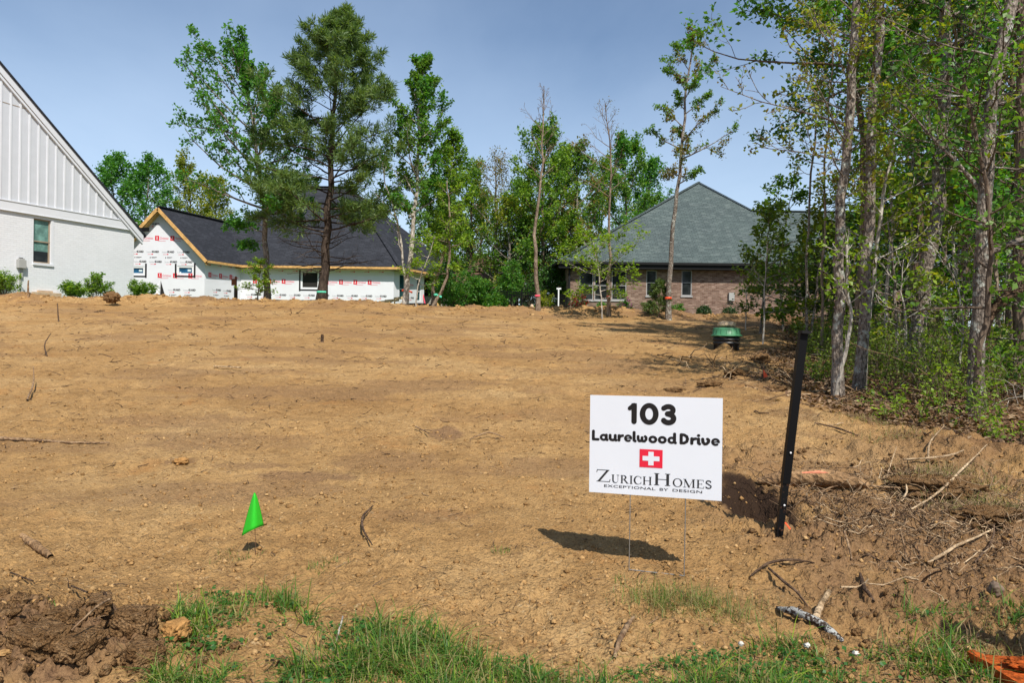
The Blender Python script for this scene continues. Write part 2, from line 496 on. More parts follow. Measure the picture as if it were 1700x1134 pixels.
# dark specks painted through the scraped soil for the shade of small cavities
pit_shade = m.ramp(m.noise(v, 19, 7, 0.78), [(0.555, 0.0), (0.60, 0.75)])
pit_shade2 = m.ramp(m.noise(v, 62, 5, 0.75), [(0.57, 0.0), (0.62, 0.65)])
pit_mask = m.math('MULTIPLY', m.math('MAXIMUM', pit_shade, pit_shade2), m.ramp(m.noise(v, 1.1, 4, 0.6), [(0.36, 0.25), (0.6, 1.0)]))
c = m.mix(c, (0.13, 0.072, 0.032), pit_mask)
c = m.mix(c, (0.55, 0.40, 0.22), m.ramp(m.noise(v, 27, 5, 0.75), [(0.60, 0.0), (0.66, 0.55)]))
# rusty subsoil smears
c = m.mix(c, (0.36, 0.17, 0.055), m.ramp(m.noise(v, 1.6, 5, 0.6), [(0.60, 0.0), (0.70, 0.45)]))
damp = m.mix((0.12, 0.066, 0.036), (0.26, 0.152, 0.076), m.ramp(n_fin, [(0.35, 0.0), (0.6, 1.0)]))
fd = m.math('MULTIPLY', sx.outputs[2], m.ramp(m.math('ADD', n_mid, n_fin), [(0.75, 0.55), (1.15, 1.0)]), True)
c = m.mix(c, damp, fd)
c = m.mix(c, (0.035, 0.020, 0.012), att.outputs['Alpha'])  # near-black colour painted in as the shade inside the hole
# litter
lv = m.vor(v, 16, 'F1', 'Color'); lsx = m.n('ShaderNodeSeparateColor'); m.l(lv, lsx.inputs[0])
lit = m.ramp(lsx.outputs[0], [(0.0, (0.075, 0.042, 0.024)), (0.45, (0.15, 0.075, 0.035)), (0.8, (0.24, 0.13, 0.065)), (1.0, (0.36, 0.25, 0.15))])
lit = m.mix(lit, m.ramp(n_fin, [(0.35, (0.5, 0.5, 0.5)), (0.6, (1, 1, 1))]), 1.0, 'MULTIPLY')
c = m.mix(c, lit, sx.outputs[0])
lawn = m.ramp(n_fin, [(0.3, (0.035, 0.075, 0.012)), (0.7, (0.11, 0.19, 0.03))])
c = m.mix(c, lawn, sx.outputs[1])
hh = m.math('ADD', m.math('MULTIPLY', n_fin, 1.0), m.math('MULTIPLY', m.vor(v, 70), 0.5))
hh = m.math('ADD', hh, m.math('MULTIPLY', n_mid, 1.2))
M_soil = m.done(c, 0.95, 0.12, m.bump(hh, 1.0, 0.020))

m = NT('clay_clod'); v = m.coord((1, 1, 1), 'World'); g = m.n('ShaderNodeNewGeometry')
c = m.ramp(g.outputs['Random Per Island'], [(0, (0.24, 0.135, 0.052)), (0.6, (0.39, 0.225, 0.088)), (1, (0.50, 0.32, 0.145))])
c = m.mix(c, m.ramp(m.noise(v, 50, 5, 0.7), [(0.35, (0.62, 0.6, 0.58)), (0.65, (1.1, 1.1, 1.1))]), 1.0, 'MULTIPLY')
M_clod = m.done(c, 0.95, 0.1, m.bump(m.noise(v, 90, 4), 0.8, 0.01))
m = NT('dark_clay_clod'); v = m.coord((1, 1, 1), 'World')
c = m.ramp(m.math('ADD', m.noise(v, 26, 7, 0.75), m.math('MULTIPLY', m.noise(v, 150, 4, .7), .5)), [(0.55, (0.10, 0.052, 0.022)), (0.73, (0.27, 0.148, 0.062)), (0.92, (0.42, 0.26, 0.13))])
M_darkclod = m.done(c, 0.95, 0.1, m.bump(m.math('ADD', m.noise(v, 60, 6, 0.75), m.math('MULTIPLY', m.vor(v, 110), .6)), 1.0, 0.04))

M_root = barkmat('root_bark', (0.16, 0.09, 0.05), (0.42, 0.29, 0.17), 1.0, 10)
M_rootpale = barkmat('peeled_root', (0.30, 0.20, 0.11), (0.62, 0.47, 0.30), 1.0, 10)
M_twigdark = barkmat('dark_twig_bark', (0.05, 0.03, 0.02), (0.17, 0.11, 0.07), 1.0, 10)
M_logsoil = barkmat('soil_caked_bark', (0.26, 0.155, 0.075), (0.46, 0.29, 0.15), 1.0, 12)
M_raw = plain('raw_wood_scar', (0.58, 0.20, 0.11), 0.8, var=0.3, scale=30)
m = NT('lichen_bark'); v = m.coord((1, 1, 1), 'World')
c = m.mix((0.045, 0.032, 0.025), (0.34, 0.34, 0.32), m.ramp(m.math('ADD', m.noise(v, 120, 4, 0.7), m.noise(v, 22, 3)), [(0.98, 0.0), (1.02, 1.0)]))
M_lichen = m.done(c, 0.9, 0.1, m.bump(m.noise(v, 60, 5), 0.8, 0.01))

M_bark_grey = barkmat('grey_bark', (0.085, 0.068, 0.055), (0.33, 0.28, 0.235), 0.42, 17, (0.42, 0.43, 0.37))
M_bark_brown = barkmat('brown_bark', (0.075, 0.052, 0.038), (0.22, 0.165, 0.12), 0.22, 12)
M_bark_tan = barkmat('tan_bark', (0.14, 0.10, 0.075), (0.35, 0.28, 0.21), 0.25, 14)
M_bark_pale = barkmat('pale_bark', (0.27, 0.24, 0.20), (0.60, 0.56, 0.49), 0.3, 10)
M_bark_pine = barkmat('pine_bark', (0.032, 0.024, 0.019), (0.10, 0.075, 0.058), 0.3, 10)

M_maple = leafmat('maple_leaf', (0.045, 0.145, 0.022), (0.080, 0.23, 0.030), (0.14, 0.31, 0.045))
M_fresh = leafmat('fresh_leaf', (0.12, 0.21, 0.016), (0.21, 0.32, 0.026), (0.32, 0.42, 0.04), 0.42)
M_scrub = leafmat('scrub_leaf', (0.07, 0.12, 0.015), (0.13, 0.19, 0.022), (0.22, 0.27, 0.03), 0.35)
M_birch = leafmat('mid_green_leaf', (0.075, 0.155, 0.020), (0.125, 0.24, 0.03), (0.20, 0.33, 0.05))
M_yellow = leafmat('yellow_green_leaf', (0.15, 0.19, 0.015), (0.25, 0.28, 0.02), (0.36, 0.33, 0.035))
M_bronze = leafmat('bronze_young_leaf', (0.15, 0.15, 0.035), (0.24, 0.19, 0.055), (0.30, 0.17, 0.06))
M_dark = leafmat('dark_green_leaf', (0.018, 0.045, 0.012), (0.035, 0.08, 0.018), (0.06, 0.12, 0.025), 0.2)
M_needle = leafmat('pine_needle', (0.075, 0.135, 0.042), (0.13, 0.20, 0.055), (0.20, 0.26, 0.07), 0.4)
M_hemlock = leafmat('soft_conifer_needle', (0.05, 0.085, 0.02), (0.09, 0.14, 0.03), (0.14, 0.19, 0.04), 0.25)
M_litter = leafmat('dead_leaf', (0.09, 0.05, 0.028), (0.19, 0.10, 0.05), (0.36, 0.24, 0.14), 0.1, 0.8)
M_red = leafmat('azalea_bloom', (0.25, 0.008, 0.012), (0.45, 0.015, 0.02), (0.6, 0.04, 0.05), 0.2)
M_pink = leafmat('rhododendron_bloom', (0.40, 0.08, 0.28), (0.55, 0.14, 0.38), None, 0.2)
M_grass = leafmat('grass_blade', (0.05, 0.13, 0.018), (0.10, 0.22, 0.03), (0.24, 0.30, 0.06), 0.4)
M_straw = leafmat('dry_grass', (0.22, 0.165, 0.07), (0.36, 0.28, 0.12), (0.24, 0.25, 0.06), 0.3, 0.7)
M_clover = leafmat('clover_leaf', (0.03, 0.10, 0.015), (0.05, 0.15, 0.025), None, 0.35)
M_cloverf = plain('clover_bloom', (0.55, 0.52, 0.46), 0.8)
M_dand = plain('yellow_bloom', (0.8, 0.5, 0.02), 0.7)

# buildings
m = NT('white_painted_brick')
def brick_uv(m, sx_=1.0):
    g = m.n('ShaderNodeTexCoord'); return g.outputs['UV']
v = brick_uv(m)
b1 = m.n('ShaderNodeTexBrick', offset=0.5)
for k, q in {'Scale': 1.0, 'Mortar Size': 0.006, 'Mortar Smooth': 0.4, 'Bias': 0.0, 'Brick Width': 0.215, 'Row Height': 0.076}.items(): b1.inputs[k].default_value = q
m.l(v, b1.inputs['Vector'])
b1.inputs['Color1'].default_value = (0.74, 0.75, 0.765, 1); b1.inputs['Color2'].default_value = (0.70, 0.71, 0.725, 1); b1.inputs['Mortar'].default_value = (0.64, 0.65, 0.665, 1)
nz = m.noise(v, 9, 5)
c = m.mix(b1.outputs['Color'], m.ramp(m.noise(v, 0.7, 4), [(0.3, (0.93, 0.93, 0.93)), (0.7, (1, 1, 1))]), 1.0, 'MULTIPLY')
hgt = m.math('ADD', m.math('MULTIPLY', b1.outputs['Fac'], -1.0), m.math('MULTIPLY', nz, 1.2))
M_wbrick = m.done(c, 0.75, 0.25, m.bump(hgt, 0.5, 0.008))

m = NT('mottled_brick'); v = brick_uv(m)
b1 = m.n('ShaderNodeTexBrick', offset=0.5)
for k, q in {'Scale': 1.0, 'Mortar Size': 0.010, 'Mortar Smooth': 0.2, 'Bias': 0.1, 'Brick Width': 0.215, 'Row Height': 0.072}.items(): b1.inputs[k].default_value = q
m.l(v, b1.inputs['Vector'])
b1.inputs['Color1'].default_value = (0.15, 0.082, 0.055, 1); b1.inputs['Color2'].default_value = (0.25, 0.165, 0.12, 1); b1.inputs['Mortar'].default_value = (0.25, 0.20, 0.165, 1)
vm = m.n('ShaderNodeMapping'); vm.inputs['Scale'].default_value = (4.65, 13.9, 1); m.l(v, vm.inputs[0])
wn = m.n('ShaderNodeTexWhiteNoise', noise_dimensions='2D')
vf = m.n('ShaderNodeVectorMath', operation='FLOOR'); m.l(vm.outputs[0], vf.inputs[0]); m.l(vf.outputs[0], wn.inputs[0])
c = m.mix(b1.outputs['Color'], m.ramp(wn.outputs[0], [(0.0, (0.6, 0.55, 0.55)), (0.3, (0.9, 0.86, 0.86)), (0.75, (1.1, 1.08, 1.08)), (1.0, (1.5, 1.52, 1.55))]), 0.8, 'MULTIPLY')
M_brick = m.done(c, 0.9, 0.15, m.bump(m.math('MULTIPLY', b1.outputs['Fac'], -1.0), 0.8, 0.01))

def shingle(name, c1, c2, c3):
    m = NT(name); v = brick_uv(m)
    b1 = m.n('ShaderNodeTexBrick', offset=0.37)
    for k, q in {'Scale': 1.0, 'Mortar Size': 0.012, 'Mortar Smooth': 0.3, 'Bias': 0.0, 'Brick Width': 0.31, 'Row Height': 0.143}.items(): b1.inputs[k].default_value = q
    m.l(v, b1.inputs['Vector'])
    b1.inputs['Color1'].default_value = (*c1, 1); b1.inputs['Color2'].default_value = (*c2, 1); b1.inputs['Mortar'].default_value = tuple(q * 0.45 for q in c1) + (1,)
    vm = m.n('ShaderNodeMapping'); vm.inputs['Scale'].default_value = (3.6, 7.0, 1); m.l(v, vm.inputs[0])
    vf = m.n('ShaderNodeVectorMath', operation='FLOOR'); m.l(vm.outputs[0], vf.inputs[0])
    wn = m.n('ShaderNodeTexWhiteNoise', noise_dimensions='2D'); m.l(vf.outputs[0], wn.inputs[0])
    c = m.mix(b1.outputs['Color'], c3, m.ramp(wn.outputs[0], [(0.80, 0.0), (0.9, 0.32)]))
    c = m.mix(c, m.ramp(m.noise(v, 60, 3), [(0.3, (0.75, 0.75, 0.75)), (0.7, (1.2, 1.2, 1.2))]), 1.0, 'MULTIPLY')
    c = m.mix(c, m.ramp(m.noise(v, 0.5, 4), [(0.3, (0.85, 0.85, 0.87)), (0.7, (1.08, 1.08, 1.06))]), 1.0, 'MULTIPLY')
    return m.done(c, 0.85, 0.35, m.bump(m.math('MULTIPLY', b1.outputs['Fac'], -1.0), 0.7, 0.01))
M_roofdark = shingle('charcoal_shingles', (0.016, 0.018, 0.024), (0.026, 0.028, 0.036), (0.046, 0.050, 0.062))
M_roofgreen = shingle('grey_green_shingles', (0.058, 0.080, 0.078), (0.082, 0.108, 0.104), (0.150, 0.180, 0.168))
M_roofbrown = shingle('brown_shingles', (0.13, 0.07, 0.05), (0.18, 0.10, 0.07), (0.24, 0.14, 0.10))
m = NT('grey_shake_siding'); v = brick_uv(m)
b1 = m.n('ShaderNodeTexBrick'); 
for k, q in {'Scale': 1.0, 'Mortar Size': 0.012, 'Brick Width': 0.16, 'Row Height': 0.15}.items(): b1.inputs[k].default_value = q
m.l(v, b1.inputs['Vector'])
b1.inputs['Color1'].default_value = (0.30, 0.28, 0.24, 1); b1.inputs['Color2'].default_value = (0.38, 0.36, 0.31, 1); b1.inputs['Mortar'].default_value = (0.12, 0.11, 0.1, 1)
M_shake = m.done(b1.outputs['Color'], 0.9, 0.1)

M_siding = plain('pale_grey_siding', (0.56, 0.58, 0.61), 0.6, var=0.03)
M_trim = plain('white_trim', (0.66, 0.675, 0.70), 0.55, var=0.03)
M_black = plain('black_metal', (0.004, 0.004, 0.0045), 0.5, 0.15)
M_blacktrim = plain('black_trim', (0.010, 0.0095, 0.0095), 0.6, 0.2)
M_lumber = plain('new_lumber', (0.56, 0.32, 0.11), 0.75, var=0.3, scale=6)
M_lumber_pale = plain('pale_lumber', (0.62, 0.46, 0.25), 0.75, var=0.2, scale=6)
M_wrap = plain('white_house_wrap', (0.68, 0.68, 0.71), 0.5, 0.35, var=0.03, scale=1.3, bump=1.0, bscale=1.1)
M_pblack = plain('wrap_print_black', (0.03, 0.03, 0.03), 0.6)
M_pgrey = plain('wrap_print_grey', (0.42, 0.42, 0.44), 0.6)
M_pred = plain('wrap_print_red', (0.62, 0.02, 0.035), 0.6)
M_ppink = plain('wrap_print_pink', (0.72, 0.28, 0.32), 0.6)
M_pwhite = plain('wrap_print_white', (0.8, 0.78, 0.78), 0.6)
M_tan = plain('tan_window_frame', (0.32, 0.25, 0.18), 0.5, var=0.05)
M_wingrey = plain('grey_window_frame', (0.36, 0.35, 0.34), 0.5, var=0.05)
M_winwhite = plain('white_window_frame', (0.72, 0.72, 0.72), 0.5, var=0.03)
def glass(name, col, rough=0.06):
    m = NT(name); v = m.coord((1, 1, 1), 'World')
    c = m.mix(col, tuple(q * 2.2 + 0.004 for q in col), m.ramp(m.noise(v, 3.0, 4), [(0.45, 0.0), (0.7, 1.0)]))
    return m.done(c, rough, 0.22)
M_glass = glass('dark_window_glass', (0.012, 0.014, 0.014))
M_glassblue = glass('blue_window_film', (0.015, 0.07, 0.14), 0.2)
M_glassgreen = glass('window_with_green_blind', (0.10, 0.19, 0.165), 0.25)
M_glassteal = glass('teal_window_film', (0.012, 0.05, 0.055), 0.2)
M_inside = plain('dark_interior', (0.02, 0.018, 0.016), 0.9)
M_sticker = plain('pale_sticker', (0.55, 0.65, 0.66), 0.5)
M_mulch = plain('mulch', (0.09, 0.045, 0.028), 0.95, var=0.4, scale=12, bump=0.8)
M_found = plain('sandy_footing', (0.50, 0.36, 0.24), 0.95, var=0.2, scale=8, bump=0.6, bscale=12)
M_silt = plain('black_silt_fabric', (0.018, 0.018, 0.022), 0.55, 0.4, var=0.3, bump=0.5, bscale=5)
M_meter = plain('grey_utility_plastic', (0.36, 0.36, 0.34), 0.5, var=0.04)
M_stake = plain('brown_board', (0.20, 0.06, 0.025), 0.8, var=0.2)
M_stakedark = plain('dark_stake', (0.045, 0.028, 0.02), 0.85, var=0.3)
M_riser = plain('black_riser_plastic', (0.014, 0.014, 0.015), 0.45, 0.4)
M_green = plain('green_lid_plastic', (0.055, 0.20, 0.095), 0.45, 0.4, var=0.12, scale=8)
M_bag = plain('tan_sack', (0.62, 0.47, 0.30), 0.8, var=0.3, scale=14, bump=0.8, bscale=30)
M_bagprint = plain('sack_print', (0.65, 0.66, 0.7), 0.7)
M_orange = plain('orange_ribbon', (0.85, 0.10, 0.03), 0.5)
M_pinkr = plain('pink_ribbon', (0.85, 0.10, 0.16), 0.5)
M_greenr = plain('mint_ribbon', (0.10, 0.55, 0.36), 0.5)
M_orangeclay = plain('bright_orange_bark', (0.36, 0.075, 0.014), 0.9, 0.1, var=0.6, scale=38, bump=1.0, bscale=90)
M_orock = plain('orange_clay_rock', (0.33, 0.175, 0.06), 0.9, 0.1, var=0.35, scale=30, bump=0.9, bscale=80)
M_stone = plain('brown_grey_stone', (0.16, 0.11, 0.075), 0.6, 0.3, var=0.35, scale=20)

# sign and flag
M_signw = plain('white_corrugated_plastic', (0.67, 0.69, 0.735), 0.45, 0.3, var=0.02, scale=3)
M_ink = plain('black_print', (0.014, 0.012, 0.012), 0.6, 0.2)
M_ink2 = plain('grey_black_print', (0.030, 0.030, 0.032), 0.6, 0.2)
M_flagred = plain('red_print', (0.68, 0.02, 0.045), 0.6, 0.2, var=0.03)
M_wire = plain('galvanised_wire', (0.30, 0.29, 0.27), 0.45, 0.5, metal=0.6)
M_rustwire = plain('rusty_wire', (0.11, 0.055, 0.03), 0.7)
m = NT('green_flag_film'); m.done((0.045, 0.62, 0.035), 0.35, 0.4)
tr = m.n('ShaderNodeBsdfTranslucent'); tr.inputs[0].default_value = (0.08, 0.8, 0.03, 1)
mx = m.n('ShaderNodeMixShader'); mx.inputs[0].default_value = 0.35
m.l(m.b.outputs[0], mx.inputs[1]); m.l(tr.outputs[0], mx.inputs[2]); m.l(mx.outputs[0], m.o.inputs[0])
M_flag = m.m
m = NT('worn_black_paint'); v = m.coord((1, 1, 1), 'World')
c = m.mix((0.004, 0.004, 0.0045), (0.10, 0.045, 0.025), m.ramp(m.noise(v, 60, 5, 0.7), [(0.60, 0.0), (0.66, 1.0)]))
M_worn = m.done(c, 0.5, 0.2)

def uv_planar(o, fr=None):
    """metre-scale UVs: along the wall and up; for roofs along the eave and up the slope"""
    me = o.data; uvl = me.uv_layers.new(name='UVMap'); 
    co = np.empty(len(me.vertices) * 3); me.vertices.foreach_get('co', co); co = co.reshape(-1, 3)
    uv = np.zeros((len(me.loops), 2))
    for p in me.polygons:
        n = np.array(p.normal); h = np.array([-n[1], n[0], 0.0])
        if np.linalg.norm(h) < 1e-4: h = np.array([1.0, 0, 0])
        h /= np.linalg.norm(h); u = np.cross(n, h); u /= np.linalg.norm(u) + 1e-9
        for li in p.loop_indices:
            q = co[me.loops[li].vertex_index]
            uv[li] = (q @ h + 50, q @ u + 50)
    uvl.data.foreach_set('uv', uv.ravel())

# ------------------------------------------------------------------ ground
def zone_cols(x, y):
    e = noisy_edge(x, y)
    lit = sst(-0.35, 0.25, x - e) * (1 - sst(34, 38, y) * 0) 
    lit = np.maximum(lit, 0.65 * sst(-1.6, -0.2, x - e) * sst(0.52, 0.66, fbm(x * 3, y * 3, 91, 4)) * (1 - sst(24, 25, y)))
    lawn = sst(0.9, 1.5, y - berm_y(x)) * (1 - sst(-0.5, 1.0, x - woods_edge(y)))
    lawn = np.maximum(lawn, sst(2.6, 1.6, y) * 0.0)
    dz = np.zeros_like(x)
    for px, py, rx, ry, a in DAMP_AND_SHADE:
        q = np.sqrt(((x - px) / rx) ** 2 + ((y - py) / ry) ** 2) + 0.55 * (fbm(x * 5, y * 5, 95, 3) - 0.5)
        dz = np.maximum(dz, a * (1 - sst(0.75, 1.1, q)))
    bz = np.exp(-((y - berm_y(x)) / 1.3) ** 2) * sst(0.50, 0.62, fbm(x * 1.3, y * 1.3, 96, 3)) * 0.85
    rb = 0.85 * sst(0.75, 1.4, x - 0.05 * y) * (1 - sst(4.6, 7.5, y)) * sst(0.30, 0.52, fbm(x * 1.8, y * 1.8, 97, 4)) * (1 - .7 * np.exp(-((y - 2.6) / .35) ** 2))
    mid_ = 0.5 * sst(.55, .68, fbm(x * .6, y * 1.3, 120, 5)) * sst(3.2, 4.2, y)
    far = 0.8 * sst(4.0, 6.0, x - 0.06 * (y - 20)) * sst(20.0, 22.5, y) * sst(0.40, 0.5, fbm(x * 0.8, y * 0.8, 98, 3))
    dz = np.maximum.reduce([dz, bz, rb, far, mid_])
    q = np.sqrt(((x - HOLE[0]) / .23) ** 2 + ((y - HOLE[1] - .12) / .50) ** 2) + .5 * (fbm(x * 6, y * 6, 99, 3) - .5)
    hole_shade = 1 - sst(.8, 1.05, q)  # mask for the shade painted into the hole
    return np.stack([lit, lawn, dz, hole_shade], 1)
_dp = [(740, 722, .16, .25, .9), (500, 792, .42, .14, .75), (420, 775, .3, .1, .5), (650, 768, .45, .35, .45), (930, 690, .5, .35, .35),
       (700, 860, .3, .12, .4), (1120, 640, 1.0, .8, .35), (60, 740, .9, .25, .4), (300, 765, .12, .1, .7)]
DAMP_AND_SHADE = []
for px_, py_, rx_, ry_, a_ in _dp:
    q_ = on(px_, py_); DAMP_AND_SHADE.append((q_[0], q_[1], rx_, ry_, a_))
DAMP_AND_SHADE += [(HOLE[0], HOLE[1], 0.22, 0.42, 1.0), (-1.68, 2.33, 0.55, 0.33, 1.0), (1.62, 3.9, 0.2, 0.2, 0.7)]  # the hole entry is painted shade, the others are darker soil

def ground_grid(name, X, Y, Z, cols):
    nr, nc = X.shape
    idx = np.arange(nr * nc).reshape(nr, nc)
    f = np.stack([idx[:-1, :-1], idx[:-1, 1:], idx[1:, 1:], idx[1:, :-1]], -1).reshape(-1, 4)
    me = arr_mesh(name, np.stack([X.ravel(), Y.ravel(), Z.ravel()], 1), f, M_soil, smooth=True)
    at_ = me.color_attributes.new('zone', 'FLOAT_COLOR', 'POINT')
    at_.data.foreach_set('color', cols.astype(np.float32).ravel())
    return tag(link(name, me), kind='structure')
ys = [1.25]
while ys[-1] < 29.5:
    y_ = ys[-1]; ys.append(y_ + (0.014 if y_ < 2.6 else 0.018 if y_ < 4 else 0.032 if y_ < 7 else 0.058 if y_ < 12 else 0.10))
ys = np.array(ys); us = np.linspace(-0.87, 0.87, 660)
Y = np.repeat(ys[:, None], len(us), 1); X = us[None, :] * (Y + 0.6)
xf, yf = X.ravel(), Y.ravel()
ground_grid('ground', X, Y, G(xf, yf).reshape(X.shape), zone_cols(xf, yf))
xs = np.unique(np.concatenate([np.linspace(-260, -30, 30), np.linspace(-30, 35, 131), np.linspace(35, 260, 30)]))
yy = np.unique(np.concatenate([np.linspace(-60, -5, 12), np.linspace(-5, 60, 131), np.linspace(60, 400, 35)]))
X, Y = np.meshgrid(xs, yy); xf, yf = X.ravel(), Y.ravel()
ins = (np.abs(xf / (yf + 0.6)) < 0.93) & (yf > 0.9) & (yf < 29.8)
core = (np.abs(xf / (yf + 0.6)) < 0.90) & (yf > 1.9) & (yf < 29.0)
zz = G(xf, yf, False) - np.where(core, 0.7, np.where(ins, 0.12, 0.02))
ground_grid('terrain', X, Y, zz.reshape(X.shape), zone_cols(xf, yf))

# ------------------------------------------------------------------ white house at the left edge
C = at(222, 450, 30.0)
wf = Fr((C[0], C[1]), (-0.37, -0.93))
wh = empty('white_house', (C[0], C[1], 2.2), 0, 'white house with painted brick below and tall board and batten gable, at the left edge', 'house')
def inw(mb, name, mats, parent=wh, smooth=False, uv=False, off=None):
    o = mb.build(name, mats, parent, smooth)
    o.location = tuple(-q for q in parent.location) if parent.parent is None else (0, 0, 0)
    if uv: uv_planar(o)
    return o
ws0, wz1 = wf.px(85, 365); ws1, _ = wf.px(56, 362); wz0 = wf.px(70, 437)[1]; wz1 = wf.px(70, 364)[1]
mb = MB(); zf0 = 5.18; zf1 = 5.50
wall(mb, wf, 0.0, 15.0, 1.2, zf0 + 0.01, [(ws0, ws1, wz0, wz1)], 0.14)
mb.quad(wf.p(0, 1.2), wf.p(0, 5.2), wf.p(0, 5.2, -9), wf.p(0, 1.2, -9))
inw(mb, 'brick_wall', M_wbrick, uv=True)
RP = 0.90  # gable slope
_a, _b = wf.px(0, 100, .16), wf.px(229, 374, .16)
RP = (_a[1] - _b[1]) / (_a[0] - _b[0]); zr = lambda s: _b[1] - .09 + RP * (s - _b[0])
sr = 7.6
mb = MB(); mb.add([wf.p(0.0, zf1 - .02, .02), wf.p(15.2, zf1 - .02, .02), wf.p(15.2, zr(0) - .1, .02), wf.p(sr, zr(sr) - .1, .02), wf.p(0.0, zr(0) - .1, .02)], [(0, 1, 2, 3, 4)])
inw(mb, 'siding_panel', M_siding)
mb = MB(); mb.fbox(wf, 4.0, 11.2, 8.88, 8.905, .02, .028); inw(mb, 'panel_joint', M_tan)
k = 0
bats = [wf.px(x_, 300)[0] for x_ in (203, 191.5, 179.5)]
step = 0.335; s_ = 0.42
base_b = None
while s_ < 8.6:
    zt = zr(s_) - 0.30 if s_ < sr else zr(2 * sr - s_) - 0.30
    if zt > zf1 + 0.1:
        mb = MB(); P = [wf.p(s_ - .03, zf1, .02), wf.p(s_ + .03, zf1, .02), wf.p(s_ + .03, zf1, .045), wf.p(s_ - .03, zf1, .045),
                        wf.p(s_ - .03, zt - .03 * RP, .02), wf.p(s_ + .03, zt + .03 * RP, .02), wf.p(s_ + .03, zt + .03 * RP, .045), wf.p(s_ - .03, zt - .03 * RP, .045)]
        mb.box8(P); inw(mb, 'batten', M_trim)
    s_ += step
mb = MB(); mb.fbox(wf, -0.06, 15, zf0, zf1, 0.0, 0.055); mb.fbox(wf, -0.08, 15, zf0 - .02, zf0, 0.0, 0.075); mb.fbox(wf, -0.09, 15, zf1, zf1 + .03, 0.0, 0.075)
inw(mb, 'frieze_board', M_trim)
def rake(o0, o1, d0, d1, side=1):
    a = [(-0.35, zr(-0.35) - o1), (sr, zr(sr) - o1), (sr, zr(sr) - o0), (-0.35, zr(-0.35) - o0)]
    if side < 0: a = [(2 * sr - s, z) for s, z in a]
    P = [wf.p(s, z, d0) for s, z in a] + [wf.p(s, z, d1) for s, z in a]
    mb = MB(); mb.box8(P); return mb
for sdn in (1, -1):
    inw(rake(0.0, 0.27, 0.05, 0.13, sdn), 'rake_board', M_trim)
    inw(rake(0.30, 0.40, 0.02, 0.10, sdn), 'rake_trim', M_trim)
    a = [(-0.45, zr(-0.45)), (sr, zr(sr)), (sr, zr(sr) + .09), (-0.45, zr(-0.45) + .09)]
    if sdn < 0: a = [(2 * sr - s, z) for s, z in a]
    mb = MB(); mb.box8([wf.p(s, z, -9.5) for s, z in a] + [wf.p(s, z, .17) for s, z in a]); inw(mb, 'roof', M_roofdark, uv=True)
mb = MB(); mb.fbox(wf, -0.48, -0.36, 5.2, 5.36, -9.3, .3); inw(mb, 'gutter', M_blacktrim)
# window
w_, h_ = ws1 - ws0, wz1 - wz0
mb = MB(); t_ = .045
for a in ((ws0, ws0 + t_, wz0, wz1), (ws1 - t_, ws1, wz0, wz1), (ws0, ws1, wz1 - t_, wz1), (ws0, ws1, wz0, wz0 + t_), (ws0, ws1, wz0 + h_ * .48, wz0 + h_ * .48 + .04)):
    mb.fbox(wf, a[0], a[1], a[2], a[3], -.12, -.055)
win = inw(mb, 'window', M_tan)
mb = MB(); mb.quad(wf.p(ws0, wz0 + h_ * .5, -.09), wf.p(ws1, wz0 + h_ * .5, -.09), wf.p(ws1, wz1, -.09), wf.p(ws0, wz1, -.09)); mb.build('pane', M_glassgreen, win)
mb = MB(); mb.quad(wf.p(ws0, wz0 + h_ * .27, -.10), wf.p(ws1, wz0 + h_ * .27, -.10), wf.p(ws1, wz0 + h_ * .5, -.10), wf.p(ws0, wz0 + h_ * .5, -.10)); mb.build('pane', M_glassgreen, win)
mb = MB(); mb.quad(wf.p(ws0, wz0, -.10), wf.p(ws1, wz0, -.10), wf.p(ws1, wz0 + h_ * .27, -.10), wf.p(ws0, wz0 + h_ * .27, -.10)); mb.build('pane', M_glass, win)
mb = MB(); mb.fbox(wf, ws0 - .09, ws1 + .02, wz0 - .09, wz0 - .002, -.1, .05); inw(mb, 'window_sill', M_trim)
mb = MB(); mb.fbox(wf, ws0 - .10, ws0 - .004, wz0, wz1, -.1, .012); inw(mb, 'window_trim', M_trim)
# utility meter on the white wall
ms, mz = wf.px(33, 437)
um = empty('utility_box', wf.p(ms, mz - 1.2, 0), 0, 'pale grey utility box with conduit on the white brick wall, left of the window', 'utility box')
def inu(mb, nm, mt, par):
    o = mb.build(nm, mt, par); o.location = tuple(-q for q in par.location); return o
mb = MB(); mb.fbox(wf, ms - .13, ms + .13, mz - .17, mz + .12, 0.01, .16); mb.fbox(wf, ms - .09, ms + .09, mz + .12, mz + .17, 0.01, .13); inu(mb, 'box_body', M_meter, um)
mb = MB(); mb.fbox(wf, ms - .06, ms + .04, mz + .17, mz + .2, 0.01, .08); inu(mb, 'box_cap', M_blacktrim, um)
mb = MB(); mb.fbox(wf, ms - .02, ms + .03, mz - 1.1, mz - .17, 0.01, .05); mb.fbox(wf, ms - .07, ms + .0, mz - .5, mz - .17, 0.01, .07); inu(mb, 'conduit', M_meter, um)
# sandy footing patch
fs0, fz = wf.px(52, 482); fs1, _ = wf.px(98, 482)
mb = MB(); mb.fbox(wf, fs1, fs0, 2.0, fz - .05, .01, .14); mb.fbox(wf, fs1 + .3, fs0 - .2, fz - .05, fz + .02, .01, .09)
inw(mb, 'footing', M_found)

